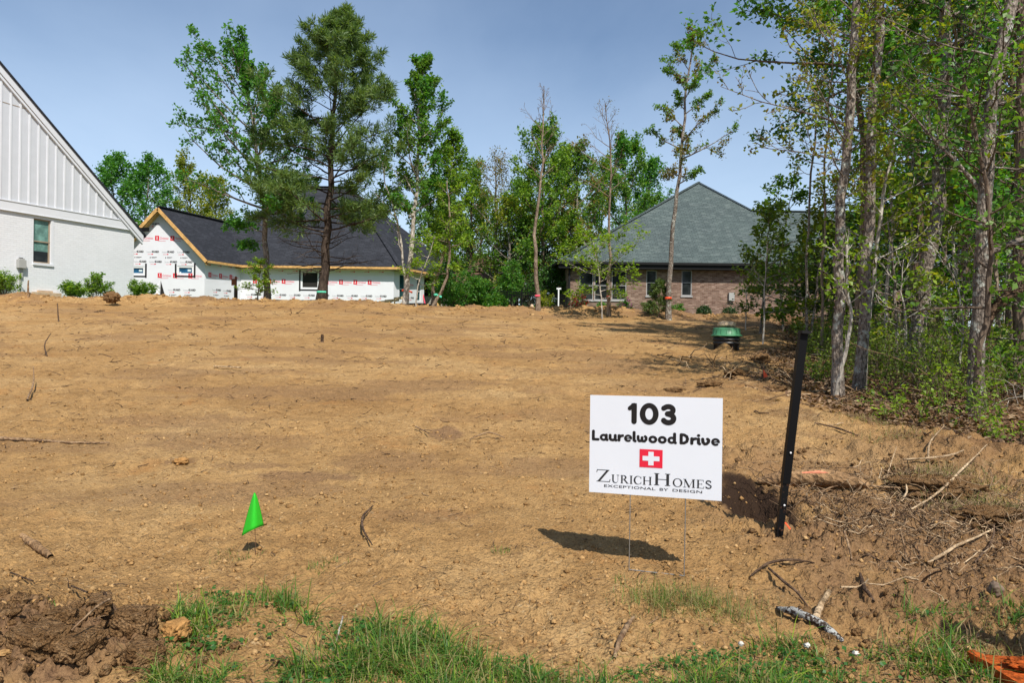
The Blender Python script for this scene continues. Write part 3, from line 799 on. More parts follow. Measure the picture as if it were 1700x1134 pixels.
# ------------------------------------------------------------------ wrapped house under construction
hw = empty('unfinished_house', (-12, 42, 2.1), 0, 'unfinished house in printed white house wrap with charcoal roof and raw wood fascia', 'house')
def inh(mb, nm, mt, uv=False, par=hw):
    o = mb.build(nm, mt, par)
    if par is hw: o.location = tuple(-q for q in hw.location)
    if uv: uv_planar(o)
    return o
YA = 39.35; YC_ = 42.1
A0 = at(182, 440, YA); A1 = at(340, 440, YA)
fa = Fr((A0[0], A0[1]), (1, 0)); WA = A1[0] - A0[0]
B1 = at(400, 440, YC_)
fb = Fr((A1[0], A1[1]), (B1[0] - A1[0], B1[1] - A1[1])); WB = float(np.linalg.norm((B1 - A1)[:2]))
C1 = at(654, 440, YC_)
fc = Fr((B1[0], B1[1]), (1, 0)); WC = C1[0] - B1[0]
fd_ = Fr((C1[0], C1[1]), (.40, 1)); WD = fd_.px(704, 480)[0]
EZ = 5.0
# wall A with gable
wa = [(fa.px(294, 450)[0], fa.px(321, 450)[0], fa.px(307, 456)[1], fa.px(307, 441.5)[1]),
      (fa.px(213, 450)[0], fa.px(240, 450)[0], fa.px(226, 456)[1], fa.px(226, 442)[1])]
mb = MB(); wall(mb, fa, 0, WA, 1.6, EZ - .05, wa, .12)
apx = fa.px(262, 345)[0]; apz = 7.70
mb.add([fa.p(0, EZ - .05), fa.p(WA, EZ - .05), fa.p(apx, apz)], [(0, 1, 2)])
inh(mb, 'gable_wall', M_wrap)
mb = MB(); wall(mb, fb, 0, WB, 1.6, EZ, [], .1); inh(mb, 'side_wall', M_wrap)
wc = [(fc.px(500, 460)[0], fc.px(529, 460)[0], fc.px(515, 479)[1], fc.px(515, 450.5)[1])]
mb = MB(); wall(mb, fc, 0, WC, 1.6, EZ, wc, .12); inh(mb, 'long_wall', M_wrap)
wd = [(fd_.px(663, 470)[0], fd_.px(672.5, 470)[0], fd_.px(667, 499)[1], fd_.px(667, 455)[1]),
      (fd_.px(692, 470)[0], fd_.px(699, 470)[0], fd_.px(695, 500)[1], fd_.px(695, 463)[1])]
mb = MB(); wall(mb, fd_, 0, WD, 1.6, EZ, wd, .12); inh(mb, 'angled_wall', M_wrap)
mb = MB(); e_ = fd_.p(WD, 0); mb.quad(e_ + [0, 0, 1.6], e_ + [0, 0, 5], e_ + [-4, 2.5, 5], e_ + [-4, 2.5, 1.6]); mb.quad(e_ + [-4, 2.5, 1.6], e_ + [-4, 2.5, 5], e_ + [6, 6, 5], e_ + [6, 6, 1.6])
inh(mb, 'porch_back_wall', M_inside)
def win(fr, h, fmat, gmat, par, t=.05, mid=None, stick=False, tape=False, name='window'):
    s0, s1, z0, z1 = h
    mb = MB()
    for a in ((s0, s0 + t, z0, z1), (s1 - t, s1, z0, z1), (s0 + t, s1 - t, z1 - t, z1), (s0 + t, s1 - t, z0, z0 + t)) + (((s0 + t, s1 - t, z0 + (z1 - z0) * mid, z0 + (z1 - z0) * mid + t * .8),) if mid else ()):
        mb.fbox(fr, a[0], a[1], a[2], a[3], -.09, -.02)
    w = inh(mb, name, fmat) if par is hw else par[1](mb, name, fmat)
    mb = MB(); mb.quad(fr.p(s0, z0, -.07), fr.p(s1, z0, -.07), fr.p(s1, z1, -.07), fr.p(s0, z1, -.07)); mb.build('pane', gmat, w)
    if stick:
        W_ = s1 - s0; H_ = z1 - z0
        for q in ((.62, .82, .38, .62), (.12, .22, .16, .34)):
            mb = MB(); mb.fbox(fr, s0 + W_ * q[0], s0 + W_ * q[1], z0 + H_ * q[2], z0 + H_ * q[3], -.066, -.06); mb.build('sticker', M_sticker, w)
    if tape:
        for q in ((s0 - .12, s0 - .03, z0 - .16, z1 + .12, .012), (s1 + .03, s1 + .12, z0 - .16, z1 + .16, .012), (s0 - .03, s1 + .03, z0 - .13, z0 - .05, .010)):
            mb = MB(); mb.fbox(fr, q[0], q[1], q[2], q[3], .002, q[4]); mb.build('flashing_tape', M_blacktrim, w)
    return w
for h in wa: win(fa, h, M_winwhite, M_glassblue, hw, .09, None, True, True)
win(fc, wc[0], M_winwhite, M_inside, hw, .07, None, False, True)
win(fd_, wd[0], M_winwhite, M_glassteal, hw, .06, .42); win(fd_, wd[1], M_winwhite, M_glassteal, hw, .06, .42)
s_, z_ = fa.px(266, 496); mb = MB()
p0 = fa.px(267, 466); p1 = fa.px(265.5, 497); p2 = fa.px(276, 498)
mb.slab([fa.p(*p0, .012), fa.p(*p1, .012), fa.p(*p2, .012)], .01, 0, tuple(-fa.n)); inh(mb, 'torn_opening', M_inside)
mb = MB(); mb.slab([fa.p(p0[0] - .05, p0[1], .02), fa.p(p1[0] - .25, p1[1] + .2, .25), fa.p(p1[0] - .02, p1[1], .12)], .01, 0, tuple(-fa.n)); inh(mb, 'wrap_flap', M_wrap)
mb = MB(); mb.beam(fa.p(p1[0], 1.9, .16), fa.p(p1[0] - .02, p1[1] + .25, .10), .09, .05); inh(mb, 'stud', M_lumber_pale)
# text meshes
_tcache = {}
def text_mesh(txt, off=0.0, res=2):
    k = (txt, off, res)
    if k in _tcache: return _tcache[k]
    cu = bpy.data.curves.new('t', 'FONT'); cu.body = txt; cu.size = 1.0; cu.offset = off; cu.resolution_u = res
    o = bpy.data.objects.new('t', cu); COL.objects.link(o)
    bpy.context.view_layer.update()
    me = bpy.data.meshes.new_from_object(o.evaluated_get(bpy.context.evaluated_depsgraph_get()))
    co = np.array([v.co[:2] for v in me.vertices]); fs = [tuple(p.vertices) for p in me.polygons]
    mn = co.min(0); mx = co.max(0); co = (co - mn) / (mx - mn)
    bpy.data.objects.remove(o); bpy.data.curves.remove(cu); bpy.data.meshes.remove(me)
    _tcache[k] = (co, fs); return _tcache[k]
def put_text(mb, fr, txt, s0, s1, z0, z1, d, m=0, off=0.0, res=2, flip=False):
    co, fs = text_mesh(txt, off, res)
    P = [fr.p(s0 + (s1 - s0) * c[0], z0 + (z1 - z0) * c[1], d) for c in co]
    mb.add(P, [f for f in fs], m)
def wrap_prints(fr, width, rows, holes, phase, ztop=lambda s: 99, skip=lambda s, z: False):
    mbs = {0: MB()}; b = mbs[0]
    SP = .835
    for kind, z, ph in rows:
        s = -SP + (phase + ph) % SP
        while s < width:
            e = s + .68
            mid = s + .34
            ok = s > 0.02 and e < width - .02 and z + .15 < ztop(s) and z + .15 < ztop(e) and not any(h[0] < e - .05 and h[1] > s + .05 and h[2] < z + .1 and h[3] > z - .04 for h in holes)
            if ok and not skip(mid, z):
                if kind == 'G':
                    put_text(b, fr, 'home', s, s + .25, z, z + .105, .006, 1, .01, 1)
                    put_text(b, fr, 'GUARD', s + .27, e, z, z + .125, .006, 0, .05, 1)
                    b.quad(fr.p(s + .26, z - .1, .006), fr.p(s + .35, z - .1, .006), fr.p(s + .35, z - .05, .006), fr.p(s + .26, z - .05, .006), 2)
                    b.quad(fr.p(s + .06, z - .095, .006), fr.p(s + .24, z - .095, .006), fr.p(s + .24, z - .07, .006), fr.p(s + .06, z - .07, .006), 3)
                elif kind == 'C':
                    b.quad(fr.p(s - .02, z - .08, .006), fr.p(s + .205, z - .08, .006), fr.p(s + .205, z + .18, .006), fr.p(s - .02, z + .18, .006), 2)
                    put_text(b, fr, 'A', s + .045, s + .14, z - .03, z + .09, .009, 4, .01, 1)
                    b.quad(fr.p(s + .07, z + .095, .009), fr.p(s + .115, z + .095, .009), fr.p(s + .115, z + .135, .009), fr.p(s + .07, z + .135, .009), 4)
                    put_text(b, fr, 'Christman', s + .23, e + .04, z - .02, z + .12, .006, 3, .03, 1)
                    b.quad(fr.p(s + .14, z - .11, .006), fr.p(s + .56, z - .11, .006), fr.p(s + .56, z - .085, .006), fr.p(s + .14, z - .085, .006), 3)
                elif kind == 'S':
                    b.quad(fr.p(s, z, .006), fr.p(s + .04, z, .006), fr.p(s + .04, z + .07, .006), fr.p(s, z + .07, .006), 0)
                    b.quad(fr.p(s + .09, z + .04, .006), fr.p(s + .38, z + .04, .006), fr.p(s + .38, z + .065, .006), fr.p(s + .09, z + .065, .006), 0)
                    b.quad(fr.p(s + .09, z, .006), fr.p(s + .30, z, .006), fr.p(s + .30, z + .02, .006), fr.p(s + .09, z + .02, .006), 1)
            s += SP
    tag(inh(b, 'printed_lettering', [M_pblack, M_pgrey, M_pred, M_ppink, M_pwhite]), kind='stuff')
za = lambda y: fa.px(290, y)[1]
phA = fa.px(258, 395)[0]
wrap_prints(fa, WA, [('G', za(359), .0), ('G', za(374), .37), ('C', za(397), 0), ('G', za(420), .37), ('S', za(429), .55), ('G', za(436.5), .53), ('C', za(459), .17), ('G', za(483), .72), ('S', za(491), .8)], wa, phA,
            lambda s: EZ + (s if s < apx else WA - s) * 1.05 - .08, lambda s, z: z < 3.4 and abs(s - p1[0]) < .5)
zb = lambda y: fb.px(370, y)[1]
wrap_prints(fb, WB, [('G', zb(440), .1), ('C', zb(460), .3), ('G', zb(484), .6), ('S', zb(492), .7)], [], 0)
zc_ = lambda y: fc.px(590, y)[1]
phC = fc.px(563.5, 468)[0]
wrap_prints(fc, WC, [('G', zc_(449), .55), ('C', zc_(470), 0), ('G', zc_(493), .42), ('S', zc_(502), .3)], wc, phC)
zd_ = lambda y: fd_.px(682, y)[1]
wrap_prints(fd_, WD, [('G', zd_(449), .1), ('C', zd_(474), .2), ('G', zd_(496), .3)], wd, fd_.px(674, 470)[0])
# roofs (0.4 m overhang)
YF = 38.95; YE = 41.65
ap = at(262, 343, YF); le = at(180, 432, YF); re_ = at(343, 431, YF)
ib = at(401, 438.5, YE)
rb2 = ap + (np.array([.30, 1.0, 0]) * 5.9)
zt_ = ap[2]
hz = re_[2]
mb = MB()
lb = np.array([le[0] + 1.7, le[1] + 5.9, le[2]]); 
mb.slab([ap, re_, np.array([ib[0], ib[1], hz]), np.array([rb2[0] + .15, rb2[1], zt_ - .15])], .08)
mb.slab([le, ap, rb2, lb], .08)
inh(mb, 'wing_roof', M_roofdark, True)
R0 = at(502, 310, 47.3); R1 = at(581, 310, 47.3); R1[2] = R0[2]
E0 = np.array([-20.0, YE, hz]); E1 = at(664, 440, YE); E1[2] = hz
E2 = at(778, 462, 51.0); E2[2] = hz
E3 = np.array([-22.0, 53.5, hz])
mb = MB()
mb.slab([E0, E1, R1, R0], .08); mb.slab([E1, E2, R1], .08); mb.slab([E2, E3, R0, R1], .08); mb.slab([E3, E0, R0], .08)
inh(mb, 'main_roof', M_roofdark, True)
for a_, b_ in ((R0, R1), (E1, R1), (ap, rb2)):
    mb = MB(); mb.beam(a_ + [0, 0, .03], b_ + [0, 0, .03], .28, .045); inh(mb, 'ridge_cap', M_roofdark, True)
FH = .13
def fascia(a, b, nm='fascia_board', h=FH):
    mb = MB(); mb.beam(a - [0, 0, h / 2 + .03], b - [0, 0, h / 2 + .03], .045, h); inh(mb, nm, M_lumber)
fo = np.array([0, -.03, 0])
fascia(ap + fo, re_ + fo, 'rake_fascia', .17); fascia(le + fo, ap + fo, 'rake_fascia', .17)
fascia(re_ + [.03, 0, 0], np.array([ib[0], ib[1], hz]) + [.03, 0, 0]); fascia(np.array([ib[0], ib[1] - .03, hz]), E1 + fo); fascia(E1 + [.03, 0, 0], E2 + [.03, 0, 0])
# soffits of bare sheathing
mb = MB()
mb.slab([ap + [0, 0, -.26], le + [0, 0, -.26], le + [0, .42, -.26], ap + [0, .42, -.26]], .02)
mb.slab([re_ + [0, 0, -.26], ap + [0, 0, -.26], ap + [0, .42, -.26], re_ + [0, .42, -.26]], .02)
inh(mb, 'gable_soffit', M_lumber)
mb = MB(); mb.slab([np.array([ib[0] - .6, YE, hz - .2]), E1 + [0, 0, -.2], E1 + [-.2, .5, -.2], np.array([ib[0] - .6, YE + .5, hz - .2])], .02)
mb.slab([E1 + [0, 0, -.2], E2 + [0, 0, -.2], E2 + [-3, .8, -.2], E1 + [-.6, .3, -.2]], .02); inh(mb, 'eave_soffit', M_lumber_pale)
for pxx, dd, c_ in ((729, 47.0, 1),):
    q = at(pxx, 500, dd); mb = MB(); mb.box(q[0] - .12, q[0] + .12, q[1] - .12, q[1] + .12, 1.6, hz - .2); inh(mb, 'porch_post', M_lumber)
q = at(700, 480, 45.5); mb = MB(); mb.beam((q[0] - .1, q[1], 4.3), (q[0] + .5, q[1] - .3, 1.9), .06, .04); inh(mb, 'pink_brace', M_pinkr)
mb = MB()
for a_, b_ in ((452, 396), (459, 396)):
    pass
q = at(418, 396, 43.4)
for dx_ in (480, 487):
    q = at(dx_, 421, 42.9); mb.box(q[0] - .09, q[0] + .09, q[1] - .1, q[1] + .1, q[2] - .1, q[2] + .12)
inh(mb, 'roof_vent', M_blacktrim)

# ------------------------------------------------------------------ brick house at the right
bh = empty('brick_house', (8, 41, 2.0), 0, 'low brick house with big grey green hipped roof behind the dirt lot', 'house')
def inb(mb, nm, mt, uv=False, par=bh):
    o = mb.build(nm, mt, par)
    if par is bh: o.location = tuple(-q for q in bh.location)
    if uv: uv_planar(o)
    return o
YB = 40.5; YBE = 40.0
L0 = at(942, 480, YB); fbk = Fr((L0[0], L0[1]), (1, -.012)); WBk = 21.0
bz = lambda px, py: fbk.px(px, py)
wins = []
for a_, b_ in ((962, 985), (987, 1013), (1015.5, 1040)):
    wins.append((bz(a_, 470)[0], bz(b_, 470)[0], bz(a_, 498)[1], bz(a_, 449)[1]))
for a_, b_ in ((1073, 1090), (1131.5, 1148.5)):
    wins.append((bz(a_, 470)[0], bz(b_, 470)[0], bz(a_, 491)[1], bz(a_, 448.5)[1]))
mb = MB(); wall(mb, fbk, 0, WBk, 1.0, 5.0, wins, .12)
mb.quad(fbk.p(0, 1), fbk.p(0, 5), fbk.p(0, 5, -9), fbk.p(0, 1, -9)); inb(mb, 'brick_wall', M_brick, True)
for i, h in enumerate(wins):
    w = win(fbk, h, M_wingrey, M_glass, (bh, lambda mb, n_, m_: inb(mb, n_, m_)), .045, .48 if i < 3 else .5)
    mb = MB(); mb.fbox(fbk, h[0] - .05, h[1] + .05, h[2] - .08, h[2] - .003, -.1, .05); mb.build('sill', M_wingrey, w)
fbe = Fr((at(928, 433, YBE)[0], YBE), (1, -.012))
q0 = at(928, 433, YBE); ez = q0[2]
PK = at(1160, 303, 46.2)
ridz = bz(1250, 350)
E0 = np.array([q0[0], YBE, ez]); E0b = np.array([q0[0] - 1.2, 52.0, ez])
rj = at(1250, 350.5, 44.1); rj2 = rj + [22, 0, 0]; E1 = fbe.p(26, ez); E1[2] = ez
mb = MB(); mb.slab([E0, E1, rj2, rj, PK], .1)
fl = E0 + (PK - E0) * .25 + [0, 0, -.18]
mb.slab([E0, PK, E0b], .1)
bkz = rj[2] - ez; Ebr = np.array([19.5, 52.0, ez])
mb.slab([PK, Ebr, E0b], .1); mb.slab([PK, rj, Ebr], .1); mb.slab([rj, rj2, rj2 + [0, 4.1, -bkz], rj + [0, 4.1, -bkz]], .1)
inb(mb, 'roof', M_roofgreen, True)
for a_, b_ in ((E0, PK), (PK, rj), (rj, rj2)):
    mb = MB(); mb.beam(a_ + [0, 0, .04], b_ + [0, 0, .04], .25, .05); inb(mb, 'ridge_cap', M_roofgreen, True)
mb = MB(); mb.beam(E0 + [-.05, -.06, -.10], E1 + [0, -.06, -.10], .11, .13); mb.beam(E0 + [-.05, 0, -.1], E0b + [-.05, 0, -.1], .11, .13); inb(mb, 'gutter', M_blacktrim)
mb = MB(); mb.slab([E0 + [0, 0, -.14], E1 + [0, 0, -.14], E1 + [0, .6, -.14], E0 + [0, .6, -.14]], .25); inb(mb, 'soffit', M_blacktrim)
q = at(945, 490, 40.3); mb = MB(); mb.box(q[0] - .05, q[0] + .05, 40.28, 40.4, 1.6, ez - .15); mb.beam((q[0], 40.3, ez - .3), (q[0] - .5, 40.05, ez - .12), .09, .09); inb(mb, 'downspout', M_blacktrim)
mb = MB(); mb.fbox(fbk, -.8, 25, 1.2, 1.78, .05, 2.2); inb(mb, 'planting_bed', M_mulch)
q = fbk.px(1214, 492); mb = MB(); mb.fbox(fbk, q[0] - .16, q[0] + .14, q[1] - .25, q[1] + .2, 0.002, .15); o = inb(mb, 'meter_box', M_meter)
q = fbk.px(1284, 505); mb = MB(); P = fbk.p(q[0], 0, 1.0); mb.box(P[0] - .4, P[0] + .4, P[1] - .4, P[1] + .4, 1.7, 2.65)
for k in range(7): mb.box(P[0] - .43, P[0] + .43, P[1] - .43, P[1] + .43, 1.8 + k * .12, 1.82 + k * .12)
tag(mb.build('air_conditioner', M_blacktrim), 'dark air conditioning unit beside the brick wall behind the saplings', 'air conditioner')

# ------------------------------------------------------------------ brown-roofed house between
sh = empty('brown_house', (0, 44, 2), 0, 'small house with brown shingle roof and grey shake siding, behind the trees in the middle', 'house')
def ins_(mb, nm, mt, uv=False):
    o = mb.build(nm, mt, sh); o.location = tuple(-q for q in sh.location)
    if uv: uv_planar(o)
    return o
ds = 46.0
a0 = at(797, 453, ds + 3.5); a1 = at(838, 452, ds + 3.5); a2 = at(812, 489, ds); a3 = at(800, 489, ds)
a1[2] = a0[2]; a3[2] = a2[2]
mb = MB(); mb.slab([a3 + [-2, 0, 0], a2, a1, a0 + [-2, 0, 0]], .15); ins_(mb, 'porch_roof', M_roofbrown, True)
mb = MB(); mb.beam(a2 + [.02, -.05, -.16], a1 + [.02, -.05, -.16], .08, .24); mb.beam(a3 + [-2, -.05, -.16], a2 + [0, -.05, -.16], .08, .2); ins_(mb, 'fascia', M_blacktrim)
w0 = at(806, 500, ds + .4); w1 = at(838, 500, ds + 4.2)
mb = MB(); fsh = Fr((w0[0], w0[1]), (w1[0] - w0[0], w1[1] - w0[1])); LS = float(np.linalg.norm((w1 - w0)[:2]))
mb.add([fsh.p(0, 1.5), fsh.p(LS, 1.5), fsh.p(LS, a1[2] - .1), fsh.p(.5, a2[2] - .1), fsh.p(0, a2[2] - .3)], [(0, 1, 2, 3, 4)])
ins_(mb, 'side_wall', M_shake, True)
mb = MB(); mb.fbox(fsh, LS * .62, LS * .85, 2.0, 3.2, .002, .03); o = ins_(mb, 'window', M_glass)
mb = MB(); mb.box(w0[0] - 7, w0[0] - .02, w0[1] + .6, w0[1] + .8, 1.4, a2[2] - .1); ins_(mb, 'front_wall', M_shake, True)
b0 = at(765, 447, 56); b1 = at(822, 447, 56); b2 = at(815, 425, 60); b3 = at(775, 425, 60); b1[2] = b0[2]; b3[2] = b2[2]
mb = MB(); mb.slab([b0, b1, b2, b3], .15); ins_(mb, 'main_roof', M_roofbrown, True)
mb = MB(); mb.box(b0[0] + .3, b1[0] - .3, 56.4, 60, 1.5, b0[2] - .1); ins_(mb, 'main_wall', M_shake, True)
c0 = at(820, 453, 51); c1 = at(846, 453, 51); c2 = at(836, 441, 51)
mb = MB(); mb.slab([c0, c1, c2], .1, 0, (0, 1, 0)); ins_(mb, 'gable', M_shake, True)

# black fence between the houses
fz0 = foot(826, 34); 
fe = empty('black_metal_fence', (0.5, 34, 2.0), 0, 'black metal picket fence in deep shade between the brown and brick houses', 'fence')
x0_, x1_ = (826 - 850) / F * 34, (962 - 850) / F * 38
mb = MB()
A_ = np.array([-0.75, 35.0]); B_ = np.array([2.9, 38.5])
nP = 42
tzf = 3.20
for i in range(nP + 1):
    p_ = A_ + (B_ - A_) * i / nP
    mb.box(p_[0] - .012, p_[0] + .012, p_[1] - .012, p_[1] + .012, 1.85, tzf)
o = mb.build('pickets', M_black, fe); o.location = (-.5, -34, -2); tag(o, kind='stuff')
for zz_ in (2.0, tzf - .18, tzf - .03):
    mb = MB(); mb.beam((A_[0], A_[1], zz_), (B_[0], B_[1], zz_), .03, .04); o = mb.build('rail', M_black, fe); o.location = (-.5, -34, -2)
for i in (0, 1, 2, 3):
    p_ = A_ + (B_ - A_) * i / 3; mb = MB(); mb.box(p_[0] - .04, p_[0] + .04, p_[1] - .04, p_[1] + .04, 1.8, tzf + .12); o = mb.build('post', M_black, fe); o.location = (-.5, -34, -2)
q = at(925, 505, 36.0); mb = MB(); mb.box(q[0] - .03, q[0] + .03, 34.97, 35.03, 2.0, 3.35); mb.box(q[0] - .10, q[0] + .12, 34.98, 35.02, 3.27, 3.35)
tag(mb.build('white_post', M_winwhite), 'thin white post with short arm in front of the black fence', 'post')
q = at(883, 513, 33.0); mb = MB(); zq = g1(q[0], 33.0); mb.lathe([(.07, 0), (.09, .05), (.04, .12), (.035, .32), (.07, .38), (.09, .46), (.06, .54), (.01, .57)], (q[0], 33, zq - .02), 14)
tag(mb.build('stone_ornament', M_found, smooth=True), 'small tan stone ornament on the lawn in front of the black fence', 'ornament')

# silt fence along the far edge
sf = empty('silt_fence', (-8, 27.3, 2.1), 0, 'sagging black fabric silt fence along the base of the wrapped house', 'fence')
pts_ = [(455, 497, 27.6), (490, 498.5, 27.4), (539, 497, 27.3), (560, 501, 27.3), (590, 506, 27.3), (620, 508, 27.4), (655, 504, 27.4), (700, 503, 27.4), (718, 506, 27.5)]
P = [at(*q) for q in pts_]
mb = MB()
for i in range(len(P) - 1):
    for j in range(4):
        a = P[i] + (P[i + 1] - P[i]) * j / 4; b = P[i] + (P[i + 1] - P[i]) * (j + 1) / 4
        oa = .05 * math.sin(i * 3 + j * 1.7); ob = .05 * math.sin((i + (j + 1) // 4) * 3 + ((j + 1) % 4) * 1.7)
        mb.box8([a + [0, oa, -1.0], b + [0, ob, -1.0], b + [0, ob + .012, -1.0], a + [0, oa + .012, -1.0], a + [0, oa, 0], b + [0, ob, 0], b + [0, ob + .012, 0], a + [0, oa + .012, 0]])
o = mb.build('fabric', M_silt, sf); o.location = (8, -27.3, -2.1)
for i in (2, 4, 6, 8):
    mb = MB(); q = P[i]; mb.box(q[0] - .025, q[0] + .025, q[1] - .03, q[1] + .02, q[2] - 1, q[2] + .12); o = mb.build('stake', M_lumber_pale, sf); o.location = (8, -27.3, -2.1)

# ------------------------------------------------------------------ trees
def interp_path(P, n):
    P = np.asarray(P, float); d = np.concatenate([[0], np.cumsum(np.linalg.norm(np.diff(P, axis=0), axis=1))]); t = np.linspace(0, d[-1], n)
    # smooth
    Q = np.stack([np.interp(t, d, P[:, i]) for i in range(3)], 1)
    for _ in range(2):
        Q[1:-1] = (Q[:-2] + 2 * Q[1:-1] + Q[2:]) / 4
    return Q
def kids(P, R, k, s0, s1, lf, rng, spread=0.9, m=4, upb=0.15, taper=0.55, wander=0.18):
    """children of every polyline in P: (N*k, m, 3)"""
    N, M = P.shape[:2]
    s = np.tile(np.linspace(s0, s1, k), (N, 1)) + rng.uniform(-.5, .5, (N, k)) * (s1 - s0) / k
    s = np.clip(s, 0, 1); f = s * (M - 1); i = np.minimum(f.astype(int), M - 2); w = (f - i)[..., None]
    r = np.arange(N)[:, None]
    B = P[r, i] * (1 - w) + P[r, i + 1] * w
    T = nrm(P[r, i + 1] - P[r, i]); rad = (R[r, i] * (1 - w[..., 0]) + R[r, i + 1] * w[..., 0]) * taper
    L = np.linalg.norm(P[:, -1] - P[:, 0], axis=1)[:, None] * lf * (1.15 - s * 0.8) * rng.uniform(.6, 1.3, (N, k))
    side = nrm(np.cross(T, rng.normal(size=T.shape)))
    D = nrm(T + side * spread * rng.uniform(.6, 1.3, (N, k))[..., None] + np.array([0, 0, upb]))
    out = [B]
    for j in range(1, m):
        D = nrm(D + rng.normal(size=D.shape) * wander + np.array([0, 0, upb * .5])); out.append(out[-1] + D * (L / (m - 1))[..., None])
    Q = np.stack(out, 2).reshape(N * k, m, 3)
    rr = rad.reshape(-1)[:, None] * np.linspace(1, .35, m)[None]
    return Q, rr
def primaries(path, rad, n, t0, t1, prof, rng, el=(20, 50), az0=None, asym=0.0, curve=0.1, m=7, wander=0.10, rfac=.42, golden=True):
    M = len(path); out = []; rr = []
    a = rng.uniform(0, 6.28)
    for i in range(n):
        t = t0 + (t1 - t0) * (i + rng.uniform(0, 1)) / n
        f = t * (M - 1); k = min(int(f), M - 2); p = path[k] + (path[k + 1] - path[k]) * (f - k); r = np.interp(f, np.arange(M), rad)
        a = a + 2.4 + rng.uniform(-.4, .4)
        L = np.interp(t, [q[0] for q in prof], [q[1] for q in prof]) * rng.uniform(.7, 1.2)
        if az0 is not None: L *= 1 + asym * math.cos(a - az0)
        e = math.radians(np.interp(t, [t0, t1], el) + rng.uniform(-8, 8))
        D = np.array([math.cos(a) * math.cos(e), math.sin(a) * math.cos(e), math.sin(e)])
        pts = [p]
        for j in range(1, m):
            D = D + rng.normal(size=3) * wander + np.array([0, 0, curve]); D /= np.linalg.norm(D); pts.append(pts[-1] + D * L / (m - 1))
        out.append(pts); rr.append(min(r * .75, r * rfac + .004 * L) * np.linspace(1, .25, m))
    return np.array(out), np.array(rr)

def tree(name, label, path, r0, r1, bark, leaf, seed, n1=24, t0=.35, t1=.99, prof=((0, 2), (1, .5)), el=(20, 50), n2=6, n3=4, nleaf=6000, lsize=.12, spread=.10,
         az0=None, asym=0, curve=.06, aspect=.62, up=.5, group=None, cat='tree', extra=None, needle=False, l2=.42, l3=.42, lmats=None, wander=.1, twigr=.004, dead=0, sj=.35, s2=.25, rf=.42, twigs_=True, flare=1.35, frac_tip=.75, fold=.12):
    rng = np.random.default_rng(seed)
    path = np.asarray(path, float)
    base = path[0].copy()
    M = 16; pt = interp_path(path, M)
    Lt = np.linalg.norm(pt[-1] - pt[0]); pt[1:-1] += rng.normal(size=(M - 2, 3)) * Lt * .0035
    rad = r0 + (r1 - r0) * np.linspace(0, 1, M) ** .9; rad[0] *= flare
    pt[0, 2] -= .15
    root = empty(name, base, 0, label, cat, group)
    tv, tf = tubes(pt[None], rad[None], 9)
    arr = [(tv, tf)]
    P1, R1 = primaries(pt, rad, n1, t0, t1, prof, rng, el, az0, asym, curve, wander=wander, rfac=rf)
    if extra is not None:
        for (t, d, L, r) in extra:  # named big limbs
            f = t * (M - 1); k = min(int(f), M - 2); p = pt[k] + (pt[k + 1] - pt[k]) * (f - k)
            D = np.array(d, float); D /= np.linalg.norm(D); q = [p]
            for j in range(1, 7):
                D = D + rng.normal(size=3) * .08; D /= np.linalg.norm(D); q.append(q[-1] + D * L / 6)
            P1 = np.concatenate([P1, np.array(q)[None]]); R1 = np.concatenate([R1, (r * np.linspace(1, .25, 7))[None]])
    arr.append(tubes(P1, R1, 5))
    if dead:  # bare lower boughs
        Pd, Rd = primaries(pt, rad, dead, t0 * .45, t0, ((0, prof[0][1] * .8), (1, prof[0][1] * .8)), rng, (0, 10), None, 0, .0, rfac=.11, wander=.16)
        arr.append(tubes(Pd, Rd, 4)); Pe, Re = kids(Pd, Rd, 5, .3, 1, .35, rng, .9, 4, 0); arr.append(tubes(Pe, Re, 3))
        Pg, Rg = kids(Pe, Re, 3, .3, 1, .5, rng, .9, 3, 0); arr.append(tubes(Pg, np.maximum(Rg, .003), 3))
    P2, R2 = kids(P1, R1, n2, s2, .98, l2, rng, .85, 5, .08 if not needle else .02); R2 = np.maximum(R2, twigr * 1.3)
    arr.append(tubes(P2, R2, 3))
    P3, R3 = kids(P2, R2, n3, .25, 1.0, l3, rng, .85, 3, .08 if not needle else .03); R3 = np.maximum(R3, twigr)
    if twigs_: arr.append(tubes(P3, R3, 3))
    v, f = merge(arr)
    link('trunk', arr_mesh('trunk', v - base, f, bark, smooth=True), root)
    if nleaf:
        k3 = int(nleaf * frac_tip); k2 = nleaf - k3
        i = rng.integers(0, len(P3), k3); s = rng.uniform(.15, 1.0, k3) * 2; j = np.minimum(s.astype(int), 1); w = (s - j)[:, None]
        A = P3[i, j] * (1 - w) + P3[i, j + 1] * w; DA = nrm(P3[i, j + 1] - P3[i, j])
        i = rng.integers(0, len(P2), k2); s = rng.uniform(.3, 1.0, k2) * 4; j = np.minimum(s.astype(int), 3); w = (s - j)[:, None]
        B = P2[i, j] * (1 - w) + P2[i, j + 1] * w; DB = nrm(P2[i, j + 1] - P2[i, j])
        A = np.concatenate([A, B]); DA = np.concatenate([DA, DB])
        A = A + rng.normal(size=A.shape) * spread
        if needle:
            v, f = leaves(A, lsize, rng, aspect, .2, .3, 0.0, DA + np.array([0, 0, .25]), .55)
        else:
            v, f = leaves(A, lsize, rng, aspect, up, sj, fold)
        lm = leaf if isinstance(leaf, (list, tuple)) else [leaf]
        mi = None
        if len(lm) > 1:
            nz = fbm(A[:, 0] * 1.1, A[:, 2] * 1.1 + A[:, 1], seed, 3) + rng.uniform(-.12, .12, len(A))
            mi = (nz > np.quantile(nz, .62)).astype(int)
        link('foliage', arr_mesh('foliage', v - base, f, list(lm), mi), root)
    return root
